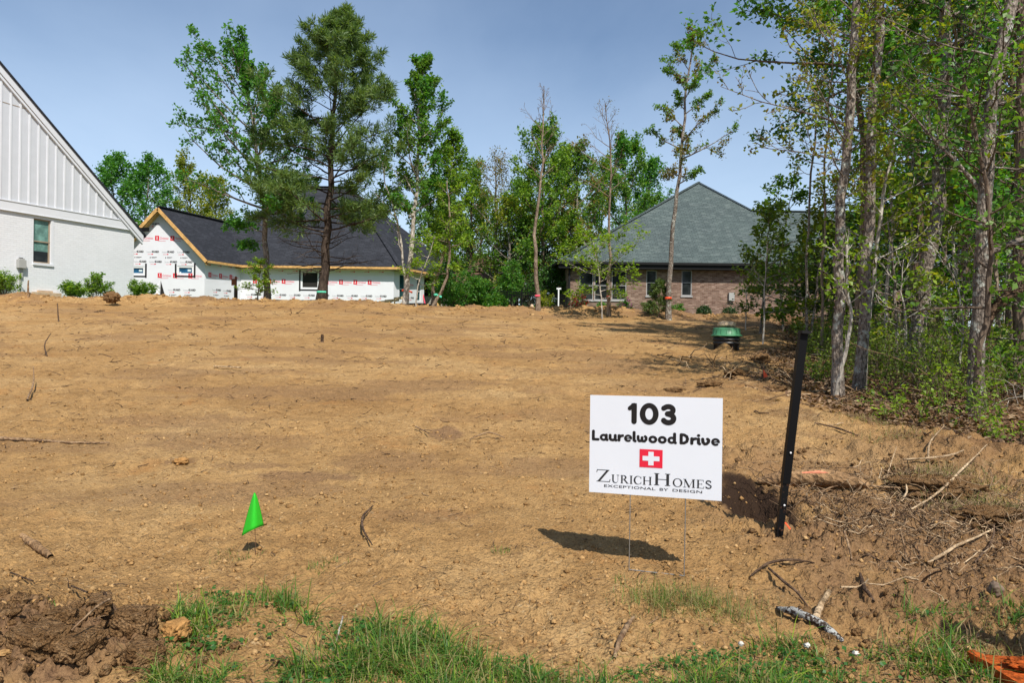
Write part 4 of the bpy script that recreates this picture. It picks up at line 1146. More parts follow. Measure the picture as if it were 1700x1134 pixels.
def ppath(px, d, dz0=True, dd=0.0):
    """trunk path from photo pixels at depth d; first point is put on the ground"""
    out = []
    for i, (x, y) in enumerate(px):
        q = at(x, y, d + dd * i / max(1, len(px) - 1)); out.append(q)
    out[0][2] = g1(out[0][0], out[0][1])
    return out

# --- feature trees across the far edge of the lot
tree('maple_tree', 'tall slim maple with dark green crown spreading left over the charcoal wing roof', ppath([(444, 492), (441, 400), (437, 320), (428, 240), (412, 170), (398, 105)], 27.0),
     .13, .03, M_bark_grey, M_maple, 11, n1=36, t0=.36, t1=.99, prof=((.36, 2.3), (.5, 3.6), (.65, 3.1), (.85, 2.1), (1, .9)), el=(4, 62), n2=8, n3=5, nleaf=14500, lsize=.125, spread=.07, az0=math.pi, asym=.42, curve=.05, l2=.34,
     extra=[(.30, (-1, -.3, .15), 1.3, .02), (.27, (-.8, .2, -.1), 1.0, .015), (.33, (-1, .3, .1), 1.8, .02)])
tree('pine_tree', 'tallest tree, a dark pine with feathery boughs standing before the wrapped house', ppath([(533, 500), (541, 420), (546, 330), (551, 240), (556, 150), (562, 75), (566, 28)], 26.6),
     .19, .02, M_bark_pine, M_needle, 12, n1=74, t0=.24, t1=.995, prof=((.2, 2.3), (.4, 2.9), (.6, 2.7), (.75, 2.0), (.9, 1.0), (1, .3)), el=(-2, 48), n2=9, n3=5, nleaf=60000, lsize=.215, spread=.07, rf=.22,
     aspect=.15, needle=True, curve=.035, cat='pine tree', dead=20, l2=.32, l3=.40, twigr=.003, s2=.35)
tree('twin_trunk_tree', 'fresh green tree with two pale slender trunks right of the pine', ppath([(672, 506), (672, 470), (684, 400), (692, 300), (694, 200), (700, 102)], 26.4),
     .11, .02, M_bark_pale, [M_birch, M_maple], 13, n1=40, t0=.34, t1=.99, prof=((.3, 1.2), (.5, 1.8), (.7, 1.35), (.9, .85), (1, .35)), el=(25, 62), n2=7, n3=4, nleaf=10500, lsize=.12, spread=.06, curve=.07,
     extra=[(.07, (-.22, 0, 1), 4.6, .055)])
tree('maple_tree', 'green tree with thin pale trunk between the twin-trunk tree and the shed roof', ppath([(716, 508), (722, 470), (742, 400), (748, 320), (752, 225)], 27.5),
     .08, .02, M_bark_tan, [M_birch, M_fresh], 14, n1=30, t0=.30, t1=.99, prof=((.3, 1.0), (.6, 1.1), (1, .4)), el=(20, 55), n2=6, n3=4, nleaf=5500, lsize=.12, spread=.08)
tree('leaning_tree', 'dark leaning trunk with bright low leaves in front of the unfinished porch', ppath([(716, 512), (735, 488), (745, 440), (748, 380), (742, 300)], 26.2),
     .065, .02, M_bark_tan, M_fresh, 15, n1=14, t0=.25, t1=.95, prof=((.2, .9), (1, .7)), el=(0, 30), n2=5, n3=4, nleaf=1300, lsize=.11, spread=.06)
tree('forked_sapling', 'pale forked sapling with bright flat leaf sprays beside the angled wall', ppath([(690, 505), (694, 470), (712, 425), (722, 390)], 25.9),
     .03, .01, M_bark_pale, M_fresh, 16, n1=12, t0=.3, t1=.98, prof=((.3, 1.0), (1, .5)), el=(5, 20), n2=5, n3=3, nleaf=900, lsize=.12, spread=.07, up=1.5)
tree('bare_tree', 'thin leafless tree standing in front of the tallest green tree in the middle', ppath([(893, 521), (891, 450), (888, 380), (897, 300), (902, 230), (903, 142)], 25.5),
     .085, .012, M_bark_tan, M_bronze, 17, n1=20, t0=.55, t1=.98, prof=((.5, 1.0), (.8, 1.1), (1, .4)), el=(25, 62), n2=6, n3=4, nleaf=0, curve=.05, twigr=.0035)
tree('bare_tree', 'thin leafless tree rising left of the grey green roof, with upswept twigs', ppath([(1011, 527), (1011, 450), (1010, 380), (1014, 300), (1014, 240), (1005, 172)], 25.0),
     .07, .012, M_bark_tan, M_bronze, 18, n1=18, t0=.55, t1=.98, prof=((.5, 1.2), (.8, 1.1), (1, .4)), el=(25, 55), n2=6, n3=4, nleaf=260, lsize=.05, curve=.05, twigr=.0035, az0=math.pi, asym=.3)
tree('oak_tree', 'tall thin oak with sparse bronze-green tufts in front of the brick house roof', ppath([(1110, 527), (1112, 460), (1114, 390), (1124, 310), (1134, 240), (1137, 170), (1150, 75)], 24.6),
     .10, .025, M_bark_grey, [M_birch, M_bronze], 19, n1=17, t0=.48, t1=.99, prof=((.45, .6), (.55, 1.5), (.68, 1.55), (.78, .8), (.88, 1.35), (1, .85)), el=(15, 50), n2=6, n3=4, nleaf=6800, lsize=.085, spread=.05, curve=.03, az0=0, asym=.15)
tree('redbud_sapling', 'thin sapling with bright green layered leaves in front of the triple window', ppath([(1000, 530), (998, 490), (992, 440), (985, 400)], 24.2),
     .03, .012, M_bark_pale, M_fresh, 20, n1=17, t0=.25, t1=.98, prof=((.2, 1.3), (.6, 1.7), (1, 1.0)), el=(5, 35), n2=5, n3=4, nleaf=2300, lsize=.11, spread=.07, up=1.4, az0=0, asym=.2)
tree('conifer_sapling', 'feathery green sapling at the foot of the tall oak by the brick wall', ppath([(1093, 528), (1094, 500), (1095, 468)], 24.9),
     .03, .01, M_bark_brown, M_hemlock, 21, n1=26, t0=.05, t1=.98, prof=((0, .75), (1, .15)), el=(5, 30), n2=5, n3=4, nleaf=5000, lsize=.09, aspect=.25, needle=True, spread=.03)
tree('green_sapling', 'small bright green sapling in front of the wrapped wall, below the maple', ppath([(428, 494), (430, 465), (433, 438)], 26.0),
     .025, .008, M_bark_brown, M_fresh, 22, n1=20, t0=.08, t1=.98, prof=((0, .75), (1, .35)), el=(0, 35), n2=5, n3=3, nleaf=1400, lsize=.085, spread=.04, up=1.2)

# --- trees behind the houses
BG = [
 ('maple_tree', 'dark green maple behind the white house gable, left one', (190, 360), (185, 262), 58, 3.9, M_maple, 6500, .22),
 ('maple_tree', 'dark green maple behind the wrapped gable peak', (245, 360), (248, 272), 56, 3.6, M_maple, 6500, .22),
 ('yellow_green_tree', 'yellow green tree above the charcoal wing roof', (320, 360), (308, 262), 60, 3.3, M_yellow, 5500, .20),
 ('yellow_green_tree', 'broad low yellow green tree above the ridge of the wing roof', (362, 370), (360, 300), 57, 3.4, M_yellow, 4500, .20),
 ('dark_tree', 'dark tree behind the left slope of the big charcoal roof', (470, 420), (490, 290), 62, 4.2, M_dark, 4200, .24),
 ('slender_tree', 'tall tree with bronze buds and open twigs behind the brown house', (822, 470), (822, 250), 48, 3.0, M_bronze, 2600, .13),
 ('green_tree', 'light green tree left of the bronze one, behind the brown house', (775, 470), (782, 275), 50, 3.2, [M_birch, M_fresh], 5200, .20),
 ('green_tree', 'bushy green tree behind the brown house, right of the bronze one', (850, 470), (848, 330), 46, 2.8, [M_birch, M_yellow], 4200, .19),
 ('green_tree', 'tall leafy green tree behind the left bare trunk', (905, 480), (905, 205), 46, 3.3, [M_birch, M_fresh], 8000, .20),
 ('green_tree', 'bronze tinged green tree between the two bare trunks', (955, 480), (960, 245), 48, 3.4, [M_birch, M_bronze], 7000, .20),
 ('green_tree', 'dense green tree behind the slope of the grey green roof', (1045, 440), (1035, 235), 54, 4.0, [M_birch, M_maple], 8000, .22),
 ('green_tree', 'green tree reaching right over the left hip of the grey green roof', (1075, 420), (1080, 262), 60, 3.6, M_maple, 5500, .22),
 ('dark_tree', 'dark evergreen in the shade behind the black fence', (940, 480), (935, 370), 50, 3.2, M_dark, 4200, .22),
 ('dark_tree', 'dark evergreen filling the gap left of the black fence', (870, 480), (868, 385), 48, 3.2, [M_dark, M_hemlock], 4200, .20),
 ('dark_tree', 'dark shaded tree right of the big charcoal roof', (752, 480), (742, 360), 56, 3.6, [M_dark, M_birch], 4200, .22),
 ('light_tree', 'light green tree top just left of the left bare trunk', (868, 480), (865, 300), 56, 3.0, [M_birch, M_fresh], 5200, .20),
 ('light_tree', 'light green tree filling the gap right of the left bare trunk', (930, 480), (932, 245), 57, 3.2, [M_birch, M_fresh], 5600, .20),
 ('light_tree', 'light green tree behind the right bare trunk', (1000, 480), (1000, 262), 60, 3.6, [M_birch, M_yellow], 5600, .20),
 ('light_tree', 'light green tree behind the bronze-budded one', (800, 480), (803, 330), 60, 3.2, [M_fresh, M_birch], 4600, .20),
 ('light_tree', 'low light green tree beyond the brown roof', (740, 480), (742, 330), 60, 3.2, [M_birch, M_fresh], 4200, .20),
 ('green_tree', 'pale green tree seen through the twin-trunk tree', (705, 440), (708, 300), 62, 3.2, M_birch, 3200, .22),
]
for i, (nm, lb_, pb, pt_, d, rr_, lm, nl, ls) in enumerate(BG):
    if nm == 'light_tree': nm = 'green_tree'
    top = at(pt_[0], pt_[1], d); b = at(pb[0], pb[1], d); b[2] = g1(b[0], b[1])
    mid = b + (top - b) * .5 + [random.Random(i).uniform(-.4, .4), 0, 0]
    H = top[2] - b[2]
    tree(nm, lb_, [b, mid, top - [0, 0, H * .06]], .16, .03, M_bark_grey if i % 2 else M_bark_brown, lm, 100 + i, n1=26, t0=.22, t1=.99,
         prof=((.2, rr_ * .75), (.5, rr_), (.8, rr_ * .7), (1, rr_ * .35)), el=(12, 62), n2=6, n3=4, nleaf=int(nl * 1.35), lsize=ls * .92, spread=.16, curve=.07, group='trees behind the houses', twigs_=lm is M_bronze)

# --- woods on the right
WB = dict(group='trees of the wood on the right')
tree('grey_trunk_tree', 'straight grey trunk nearest the dirt, leftmost of the wood, with yellow green sprays', ppath([(1391, 652), (1393, 560), (1395, 470), (1398, 370), (1405, 250), (1416, 120), (1424, -20), (1430, -160)], 9.3),
     .072, .045, M_bark_grey, [M_yellow, M_bronze], 31, n1=30, t0=.40, t1=.9, prof=((.4, 1.0), (.6, 1.2), (1, 1.0)), el=(5, 45), n2=6, n3=4, rf=.13, nleaf=2300, lsize=.062, spread=.04, az0=math.pi, asym=.35, **WB)
tree('grey_trunk_tree', 'second grey trunk from the left in the wood, just behind the first', ppath([(1425, 628), (1431, 560), (1435, 480), (1441, 370), (1446, 250), (1453, 120), (1458, -20), (1462, -170)], 9.9),
     .080, .05, M_bark_grey, [M_birch, M_yellow], 32, n1=24, t0=.42, t1=.9, prof=((.4, 1.0), (1, 1.1)), el=(0, 45), n2=6, n3=4, rf=.13, nleaf=1700, lsize=.065, spread=.04, **WB)
tree('thin_forked_tree', 'thin crooked pale stem twisting between the first two grey trunks', ppath([(1385, 660), (1402, 590), (1415, 520), (1404, 470), (1405, 400)], 9.0),
     .03, .012, M_bark_pale, M_fresh, 33, n1=6, t0=.5, t1=.98, prof=((.4, .5), (1, .4)), el=(20, 50), n2=3, n3=3, nleaf=160, lsize=.07, **WB)
tree('curved_stem_tree', 'slender pale stem leaning right beside the second grey trunk', ppath([(1434, 600), (1440, 540), (1450, 470), (1455, 400), (1462, 350), (1478, 270)], 10.1),
     .035, .02, M_bark_pale, [M_fresh, M_yellow], 34, n1=9, t0=.5, t1=.98, prof=((.4, .8), (1, .6)), el=(10, 40), n2=4, n3=3, nleaf=420, lsize=.08, **WB)
tree('thick_trunk_tree', 'thick mottled grey trunk deeper in the wood, third large one from the left', ppath([(1520, 560), (1535, 480), (1548, 380), (1560, 280), (1568, 170), (1572, 60), (1570, -60), (1572, -220)], 12.5),
     .13, .08, M_bark_grey, [M_maple, M_birch], 35, n1=30, t0=.35, t1=.97, prof=((.3, 1.5), (.6, 2.2), (1, 2.0)), el=(5, 45), n2=6, n3=4, rf=.22, nleaf=4600, lsize=.10, spread=.08, **WB)
tree('thick_trunk_tree', 'thick grey trunk leaning right near the frame edge, with a kinked upper stem', ppath([(1622, 690), (1622, 600), (1628, 480), (1632, 380), (1638, 270), (1646, 160), (1668, 60), (1680, -20), (1700, -180)], 8.3),
     .092, .055, M_bark_grey, [M_birch, M_yellow], 36, n1=24, t0=.45, t1=.97, prof=((.4, 1.2), (1, 1.3)), el=(0, 40), n2=6, n3=4, rf=.14, nleaf=1900, lsize=.065, spread=.05,
     extra=[(.30, (.9, .3, .35), 1.3, .05), (.42, (-.5, .2, .8), 1.4, .03)], **WB)
tree('vine_stem_tree', 'thin dark stem running up beside the kinked thick trunk', ppath([(1612, 700), (1625, 600), (1645, 450), (1642, 330), (1620, 220), (1600, 130)], 8.0),
     .04, .015, M_bark_brown, M_birch, 37, n1=14, t0=.3, t1=.98, prof=((.2, .9), (1, .8)), el=(0, 30), n2=5, n3=4, nleaf=500, lsize=.075, **WB)
tree('dark_trunk_tree', 'dark trunk behind the kinked one at the right edge', ppath([(1690, 600), (1692, 450), (1690, 300), (1696, 150), (1695, 0), (1697, -150)], 11.5),
     .10, .07, M_bark_brown, [M_maple, M_dark], 38, n1=26, t0=.3, t1=.97, prof=((.3, 1.8), (1, 2.0)), el=(0, 45), n2=6, n3=4, rf=.2, nleaf=3800, lsize=.10, spread=.08, **WB)
# leaning dark limb low at the right edge
q0_ = on(1612, 600); q0_ = at(1625, 560, 9.5)
tree('bent_dark_tree', 'dark bent trunk arching out of frame low at the right edge', [foot(1622, 9.6), at(1632, 530, 9.6), at(1665, 495, 9.5), at(1705, 468, 9.4), at(1770, 440, 9.3), at(1850, 380, 9.2)],
     .085, .06, M_twigdark, M_dark, 39, n1=5, t0=.7, t1=.98, prof=((0, .8), (1, .8)), n2=3, n3=3, nleaf=150, lsize=.09, **WB)
# canopy trees further in
CAN = [(1425, 15.0, 28, 2.4, 12500, [M_maple, M_birch], 'broad dark green maple crown reaching left over the sky behind the first trunks', 0),
       (1510, 17.5, 31, 2.2, 3600, [M_fresh, M_birch], 'green canopy tree behind the thick mottled trunk', 1),
       (1590, 15.0, 32, 2.3, 3600, [M_fresh, M_birch], 'green canopy tree between the mottled and the kinked trunk', 2),
       (1675, 16.5, 33, 2.5, 3600, [M_birch, M_fresh], 'green canopy tree behind the right frame edge', 3),
       (1780, 13.0, 30, 2.4, 3500, [M_maple, M_dark], 'leafy tree just beyond the right frame edge', 4),
       (1560, 24.0, 40, 2.6, 4500, [M_maple, M_birch], 'green tree deep in the wood behind the mottled trunk', 5),
       (1640, 25.0, 40, 2.8, 4500, [M_maple, M_birch], 'green tree deep in the wood at the right', 6),
       (1500, 27.0, 31, 2.2, 3500, [M_dark, M_maple], 'dark tree deep in the wood behind the low roof end', 7)]
for px_, d, hh_, rr_, nl, lm, lb_, i in CAN:
    b = foot(px_, d); H = 6.5 + hh_ * .12
    if i == 0:
        path = [b, b + [.1, 0, 3], b + [-.1, 0, 6], b + [-.2, 0, 9.8]]; kw = dict(t0=.56, az0=math.pi, asym=.30, el=(0, 45))
        H = 9
    else:
        path = [b, b + [.2, 0, H * .4], b + [-.2, .2, H]]; kw = dict(t0=.25, el=(5, 55))
    tree('canopy_tree', lb_, path, .10, .04, M_bark_brown, lm, 60 + i, n1=34, t1=.99, prof=((.2, rr_), (.6, rr_ * 1.05), (1, rr_ * .6)), n2=6, n3=5, nleaf=nl, lsize=.115 if d < 20 else .16, spread=.10, rf=.28, curve=.03, twigs_=d < 16, **kw, **WB)
# understorey of the wood
UND = [(1262, 19.5, 3.3, 1.0, 1500, [M_scrub, M_fresh], 'leafy sapling beside the riser, in front of the brick wall'),
       (1300, 21.0, 4.3, 1.2, 2100, [M_scrub, M_birch], 'tallest sapling in front of the right part of the grey green roof'),
       (1345, 18.0, 3.4, 1.0, 1500, [M_scrub, M_yellow], 'sapling with yellowish leaves left of the grey trunks'),
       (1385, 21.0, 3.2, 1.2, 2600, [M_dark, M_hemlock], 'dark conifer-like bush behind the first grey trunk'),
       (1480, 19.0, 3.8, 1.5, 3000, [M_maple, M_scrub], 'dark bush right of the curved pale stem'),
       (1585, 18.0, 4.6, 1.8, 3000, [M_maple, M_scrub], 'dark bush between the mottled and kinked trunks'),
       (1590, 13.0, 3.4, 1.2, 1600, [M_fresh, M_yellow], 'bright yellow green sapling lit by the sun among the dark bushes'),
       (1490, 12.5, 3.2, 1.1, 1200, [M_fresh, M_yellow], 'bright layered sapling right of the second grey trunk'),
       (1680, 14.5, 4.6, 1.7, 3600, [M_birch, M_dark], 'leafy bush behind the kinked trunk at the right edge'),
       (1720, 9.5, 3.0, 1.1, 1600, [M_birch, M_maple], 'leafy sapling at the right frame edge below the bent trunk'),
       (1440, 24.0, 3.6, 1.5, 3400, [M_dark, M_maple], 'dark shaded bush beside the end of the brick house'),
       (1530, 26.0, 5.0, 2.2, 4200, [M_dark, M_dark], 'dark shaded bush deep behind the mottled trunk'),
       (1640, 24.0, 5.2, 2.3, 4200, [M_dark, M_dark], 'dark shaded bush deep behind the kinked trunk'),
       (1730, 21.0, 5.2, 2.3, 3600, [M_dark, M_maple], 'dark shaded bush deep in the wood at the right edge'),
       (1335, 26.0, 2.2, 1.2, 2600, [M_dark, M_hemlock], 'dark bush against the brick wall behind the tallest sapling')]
for i, (px_, d, H, rr_, nl, lm, lb_) in enumerate(UND):
    b = foot(px_, d); rg = random.Random(i)
    tree('understorey_tree', lb_, [b, b + [rg.uniform(-.2, .2), 0, H * .5], b + [rg.uniform(-.4, .4), 0, H]], .035 if H < 5 else .045, .01, M_bark_grey, lm, 300 + i, n1=22, t0=.12, t1=.99,
         prof=((.1, rr_ * .8), (.5, rr_), (1, rr_ * .4)), el=(0, 45), n2=5, n3=4, nleaf=nl, lsize=.062 + .0032 * d, spread=.07, curve=.02, up=.9, twigs_=d < 15, group='saplings and bushes of the wood')

# more slender trunks of the wood
SL = [(1340, 17.5, 1352, .035), (1365, 15.0, 1374, .03), (1470, 15.5, 1482, .04), (1505, 14.0, 1512, .035), (1540, 18.0, 1530, .05), (1578, 15.5, 1590, .04), (1600, 19.0, 1612, .06), (1655, 13.0, 1668, .04), (1668, 17.0, 1664, .05), (1450, 20.0, 1440, .05)]
WHERE = ['left of the first grey trunk', 'just left of the first grey trunk', 'right of the second grey trunk', 'between the second grey and the mottled trunk', 'close left of the mottled trunk', 'right of the mottled trunk', 'left of the kinked trunk', 'right of the kinked trunk', 'far behind the kinked trunk', 'behind the second grey trunk']
for i, (bx, d, tx_, r) in enumerate(SL):
    rg = random.Random(900 + i); b = foot(bx, d); H = rg.uniform(7.5, 10.5); t_ = (tx_ - CX) / F * d
    tree('slender_tree', 'slender straight grey stem of the wood, ' + WHERE[i], [b, b + [(t_ - b[0]) * .4 + rg.uniform(-.12, .12), 0, H * .35], b + [(t_ - b[0]) * .8 + rg.uniform(-.12, .12), 0, H * .7], [t_, d, b[2] + H]], r, r * .35,
         [M_bark_grey, M_bark_tan, M_bark_pale][i % 3], [M_birch, M_yellow], 920 + i, n1=18, t0=.35, t1=.98, prof=((.3, .9), (.7, 1.1), (1, .6)), el=(10, 50), n2=5, n3=3, rf=.25, nleaf=1300, lsize=.09, spread=.06, **WB)

# thin stems with nothing but twigs
STEM = [(1268, 17.0, [(1266, 612), (1268, 540), (1270, 470), (1274, 400)], .022, 'thin pale sapling stem beside the red flag'),
        (1240, 21.0, [(1238, 545), (1239, 500), (1241, 455)], .02, 'thin stem right of the riser in front of the brick wall'),
        (1500, 11.5, [(1500, 590), (1506, 540), (1495, 480), (1500, 430)], .02, 'thin bare stem right of the curved pale stem'),
        (1585, 10.5, [(1590, 620), (1600, 540), (1588, 470), (1560, 400)], .018, 'thin bare arching stem left of the kinked trunk'),
        (1292, 1, [(1290, 330), (1291, 260)], 0, '')]
for i, (px_, d, pxs, r, lb_) in enumerate(STEM[:4]):
    tree('thin_sapling', lb_, ppath(pxs, d), r, .006, M_bark_pale, M_fresh, 400 + i, n1=9, t0=.3, t1=.98, prof=((.2, .7), (1, .4)), el=(10, 50), n2=4, n3=3, nleaf=90, lsize=.07, flare=1.0, cat='sapling')

# --- shrubs
def shrub(name, label, c, w, h, mats, n, seed, lsize=.06, group=None, cat='shrub', stems=14, aspect=.6, round_=False, up=.5):
    rng = np.random.default_rng(seed); c = np.asarray(c, float)
    root = empty(name, c, 0, label, cat, group)
    az = rng.uniform(0, 6.28, stems); el = rng.uniform(.35, 1.35, stems)
    D = np.stack([np.cos(az) * np.cos(el) * w * .5, np.sin(az) * np.cos(el) * w * .5, np.sin(el) * h * .92], 1)
    P = np.linspace(0, 1, 5)[None, :, None] ** np.array([.9, .9, 1.0]) * D[:, None, :] + rng.normal(size=(stems, 5, 3)) * .02 * w * np.array([1, 1, .5]); P[:, 0] = [0, 0, -.05]
    R = np.ones((stems, 1)) * .012 * np.linspace(1, .3, 5)[None]
    P2, R2 = kids(P, R, 6, .25, 1, .4, rng, .8, 4, .12); P3, R3 = kids(P2, R2, 4, .3, 1, .5, rng, .8, 3, .15)
    v, f = merge([tubes(P, R, 4), tubes(P2, np.maximum(R2, .003), 3), tubes(P3, np.maximum(R3, .002), 3)])
    link('stems', arr_mesh('stems', v, f, M_bark_brown), root)
    i = rng.integers(0, len(P3), n); s = rng.uniform(.1, 1, n) * 2; j = np.minimum(s.astype(int), 1); wt = (s - j)[:, None]
    A = P3[i, j] * (1 - wt) + P3[i, j + 1] * wt
    A = A + rng.normal(size=A.shape) * lsize * .5
    if round_:
        q = nrm(rng.normal(size=(n, 3))) * (rng.uniform(.5, 1, (n, 1)) ** .33) * (1 + .12 * rng.normal(size=(n, 1))); q[:, 2] = q[:, 2] * .55 + .5
        A = np.where(rng.uniform(size=(n, 1)) < .8, q * np.array([w / 2, w / 2, h * .95]), A)
    A[:, 2] = np.maximum(A[:, 2], .02)
    v, f = leaves(A, lsize, rng, aspect, up, .4, .1)
    lm = list(mats) if isinstance(mats, (list, tuple)) else [mats]; mi = None
    if len(lm) > 1: mi = (rng.uniform(size=len(A)) > .6).astype(int) * (A[:, 2] > h * .25)
    link('foliage', arr_mesh('foliage', v, f, lm, mi), root)
    return root
GS = 'shrubs along the white house'
for i, (px_, w, h, d, lb_) in enumerate([(8, 1.75, .95, 24.6, 'wide green shrub at the left frame edge, below the utility box'), (118, 1.05, .62, 26.2, 'low spreading green shrub right of the sandy footing'),
                                          (161, 1.15, .95, 26.7, 'taller green shrub beside the root ball on the white wall'), (233, 1.2, .72, 28.2, 'round green shrub at the corner of the white house')]):
    b = foot(px_, d + .6); b[2] = at(px_, 494 if i else 490, d)[2] - .05
    b = np.array([at(px_, 494, d)[0], d, b[2]])
    shrub('green_shrub', lb_, b, w, h, [M_birch, M_fresh], 2600, 500 + i, .075, GS, up=.9)
SH = [('green_shrub', 'small round dark green shrub against the brick wall, left one of the pair', 1168, 36.5, 528, .72, .72, M_dark, 'boxwoods along the brick wall', True, 0),
      ('green_shrub', 'small round dark green shrub against the brick wall, right one of the pair', 1211, 36.5, 531, .78, .72, M_dark, 'boxwoods along the brick wall', True, 0),
      ('green_shrub', 'low green shrub under the triple window', 998, 37.0, 523, .85, .75, [M_maple, M_birch], None, False, 0),
      ('green_shrub', 'low green shrub right of the tall oak foot', 1122, 36.0, 526, .9, .8, [M_maple, M_birch], None, False, 0),
      ('green_shrub', 'low green shrub left of the tall oak foot', 1083, 36.0, 526, 1.1, .85, [M_maple, M_birch], None, False, 0),
      ('azalea', 'shrub covered in red blooms at the left corner of the brick house', 960, 34.0, 519, .95, 1.05, [M_dark, M_red], None, False, 1),
      ('rhododendron', 'shrub with pink blooms under the right end of the triple window', 1036, 34.0, 521, .85, .8, [M_maple, M_pink], None, False, 1),
      ('yellow_shrub', 'upright yellow green shrub in front of the black fence', 907, 33.5, 517, .8, 1.0, [M_yellow, M_yellow], None, False, 0)]
for i, (nm, lb_, px_, d, py_, w, h, lm, gp, rd, fl) in enumerate(SH):
    b = at(px_, py_ + 3, d)
    shrub(nm, lb_, b, w, h, lm, 1700, 520 + i, .075, gp, round_=rd, cat='shrub')
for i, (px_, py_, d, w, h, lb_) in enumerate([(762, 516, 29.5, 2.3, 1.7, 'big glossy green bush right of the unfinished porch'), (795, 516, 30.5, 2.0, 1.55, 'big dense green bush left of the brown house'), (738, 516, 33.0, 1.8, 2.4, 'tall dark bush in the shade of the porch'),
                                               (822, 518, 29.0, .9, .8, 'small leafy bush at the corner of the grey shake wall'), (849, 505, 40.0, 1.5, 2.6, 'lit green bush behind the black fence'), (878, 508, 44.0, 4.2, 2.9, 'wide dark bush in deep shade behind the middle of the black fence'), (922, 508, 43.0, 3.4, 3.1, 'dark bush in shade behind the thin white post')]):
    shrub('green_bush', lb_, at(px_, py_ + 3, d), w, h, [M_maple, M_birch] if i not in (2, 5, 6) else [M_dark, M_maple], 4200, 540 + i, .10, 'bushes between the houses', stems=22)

# low undergrowth under the wood: one mass nobody could count
rng = np.random.default_rng(77)
def under_pts(n):
    y = 4.8 + (24 - 4.8) * rng.uniform(0, 1, n) ** 1.5
    x = woods_edge(y) + .35 + rng.uniform(0, 1, n) * (5.5)
    return x, y
n = 3400
x, y = under_pts(n); dens = fbm(x * .9, y * .9, 7, 4) > .47; x, y = x[dens], y[dens]; n = len(x)
z = G(x, y, False)
B = np.stack([x, y, z], 1); H = rng.uniform(.25, .85, n) * np.clip((x - woods_edge(y)) / 1.2, .35, 1)
az = rng.uniform(0, 6.28, n); lean = rng.uniform(.1, .6, n)
D = np.stack([np.cos(az) * lean, np.sin(az) * lean, np.ones(n)], 1) * H[:, None]
t = np.linspace(0, 1, 4)[None, :, None]
P = B[:, None] + D[:, None] * t + rng.normal(size=(n, 4, 3)) * .02; R = np.ones((n, 1)) * .004 * np.linspace(1, .4, 4)
P2, R2 = kids(P, R, 5, .2, 1, .45, rng, .9, 3, .1)
v, f = merge([tubes(P, R, 3), tubes(P2[::2], np.maximum(R2[::2], .002), 3)])
nl = 54000
i = rng.integers(0, len(P2), nl); s = rng.uniform(.1, 1, nl) * 2; j = np.minimum(s.astype(int), 1); w = (s - j)[:, None]
A = P2[i, j] * (1 - w) + P2[i, j + 1] * w + rng.normal(size=(nl, 3)) * .03
lv_, lf_ = leaves(A, .047, rng, .55, .9, .4, .1)
nz = fbm(A[:, 0] * .9, A[:, 1] * .9, 12, 3) + rng.uniform(-.1, .1, nl)
mi = np.concatenate([np.zeros(len(f), int), 1 + (nz > .46).astype(int)])
o = link('undergrowth', arr_mesh('undergrowth', np.concatenate([v, lv_]), np.concatenate([f, lf_ + len(v)]), [M_bark_brown, M_fresh, M_scrub], mi)); tag(o, 'low leafy green undergrowth along the edge of the wood', 'undergrowth', kind='stuff')
# bare brush and vines
n = 480
y = 5 + 13 * rng.uniform(0, 1, n) ** 1.3; x = woods_edge(y) + .9 + rng.uniform(0, 5, n); z = G(x, y, False)
D = np.stack([rng.normal(size=n) * .8, rng.normal(size=n) * .5, rng.uniform(.1, 1.2, n)], 1) * rng.uniform(.4, 1.15, n)[:, None]
t = np.linspace(0, 1, 7)[None, :, None]
P = np.stack([x, y, z], 1)[:, None] + D[:, None] * t + np.array([0, 0, -.55])[None, None] * (t ** 2) * rng.uniform(0, 1.4, (n, 1, 1)) + np.cumsum(rng.normal(size=(n, 7, 3)) * .035, 1)
R = rng.uniform(.002, .006, (n, 1)) * np.linspace(1, .4, 7); P2, R2 = kids(P, R, 4, .2, 1, .4, rng, .8, 4, .05)
v, f = merge([tubes(P, R, 4), tubes(P2, np.maximum(R2, .0022), 3)])
o = link('bare_brush', arr_mesh('bare_brush', v, f, [M_bark_pale, M_root, M_twigdark], (np.arange(len(f)) // 24) % 3)); tag(o, 'tangle of bare pale twigs and vines at the edge of the wood', 'brush', kind='stuff')
# fallen leaves
n = 26000
y = 4.2 + 21 * rng.uniform(0, 1, n) ** 1.7; x = woods_edge(y) - .55 + rng.uniform(0, 1, n) ** 1.2 * 5.5
k = rng.uniform(size=n) < sst(-.5, .3, x - noisy_edge(x, y)); x, y = x[k], y[k]
A = np.stack([x, y, G(x, y, False) + .012 + rng.uniform(0, .03, len(x))], 1)
v, f = leaves(A, .065, rng, .65, 1.6, .45, .2)
o = link('leaf_litter', arr_mesh('leaf_litter', v, f, M_litter)); tag(o, 'brown fallen leaves covering the floor of the wood', 'leaf litter', kind='stuff')
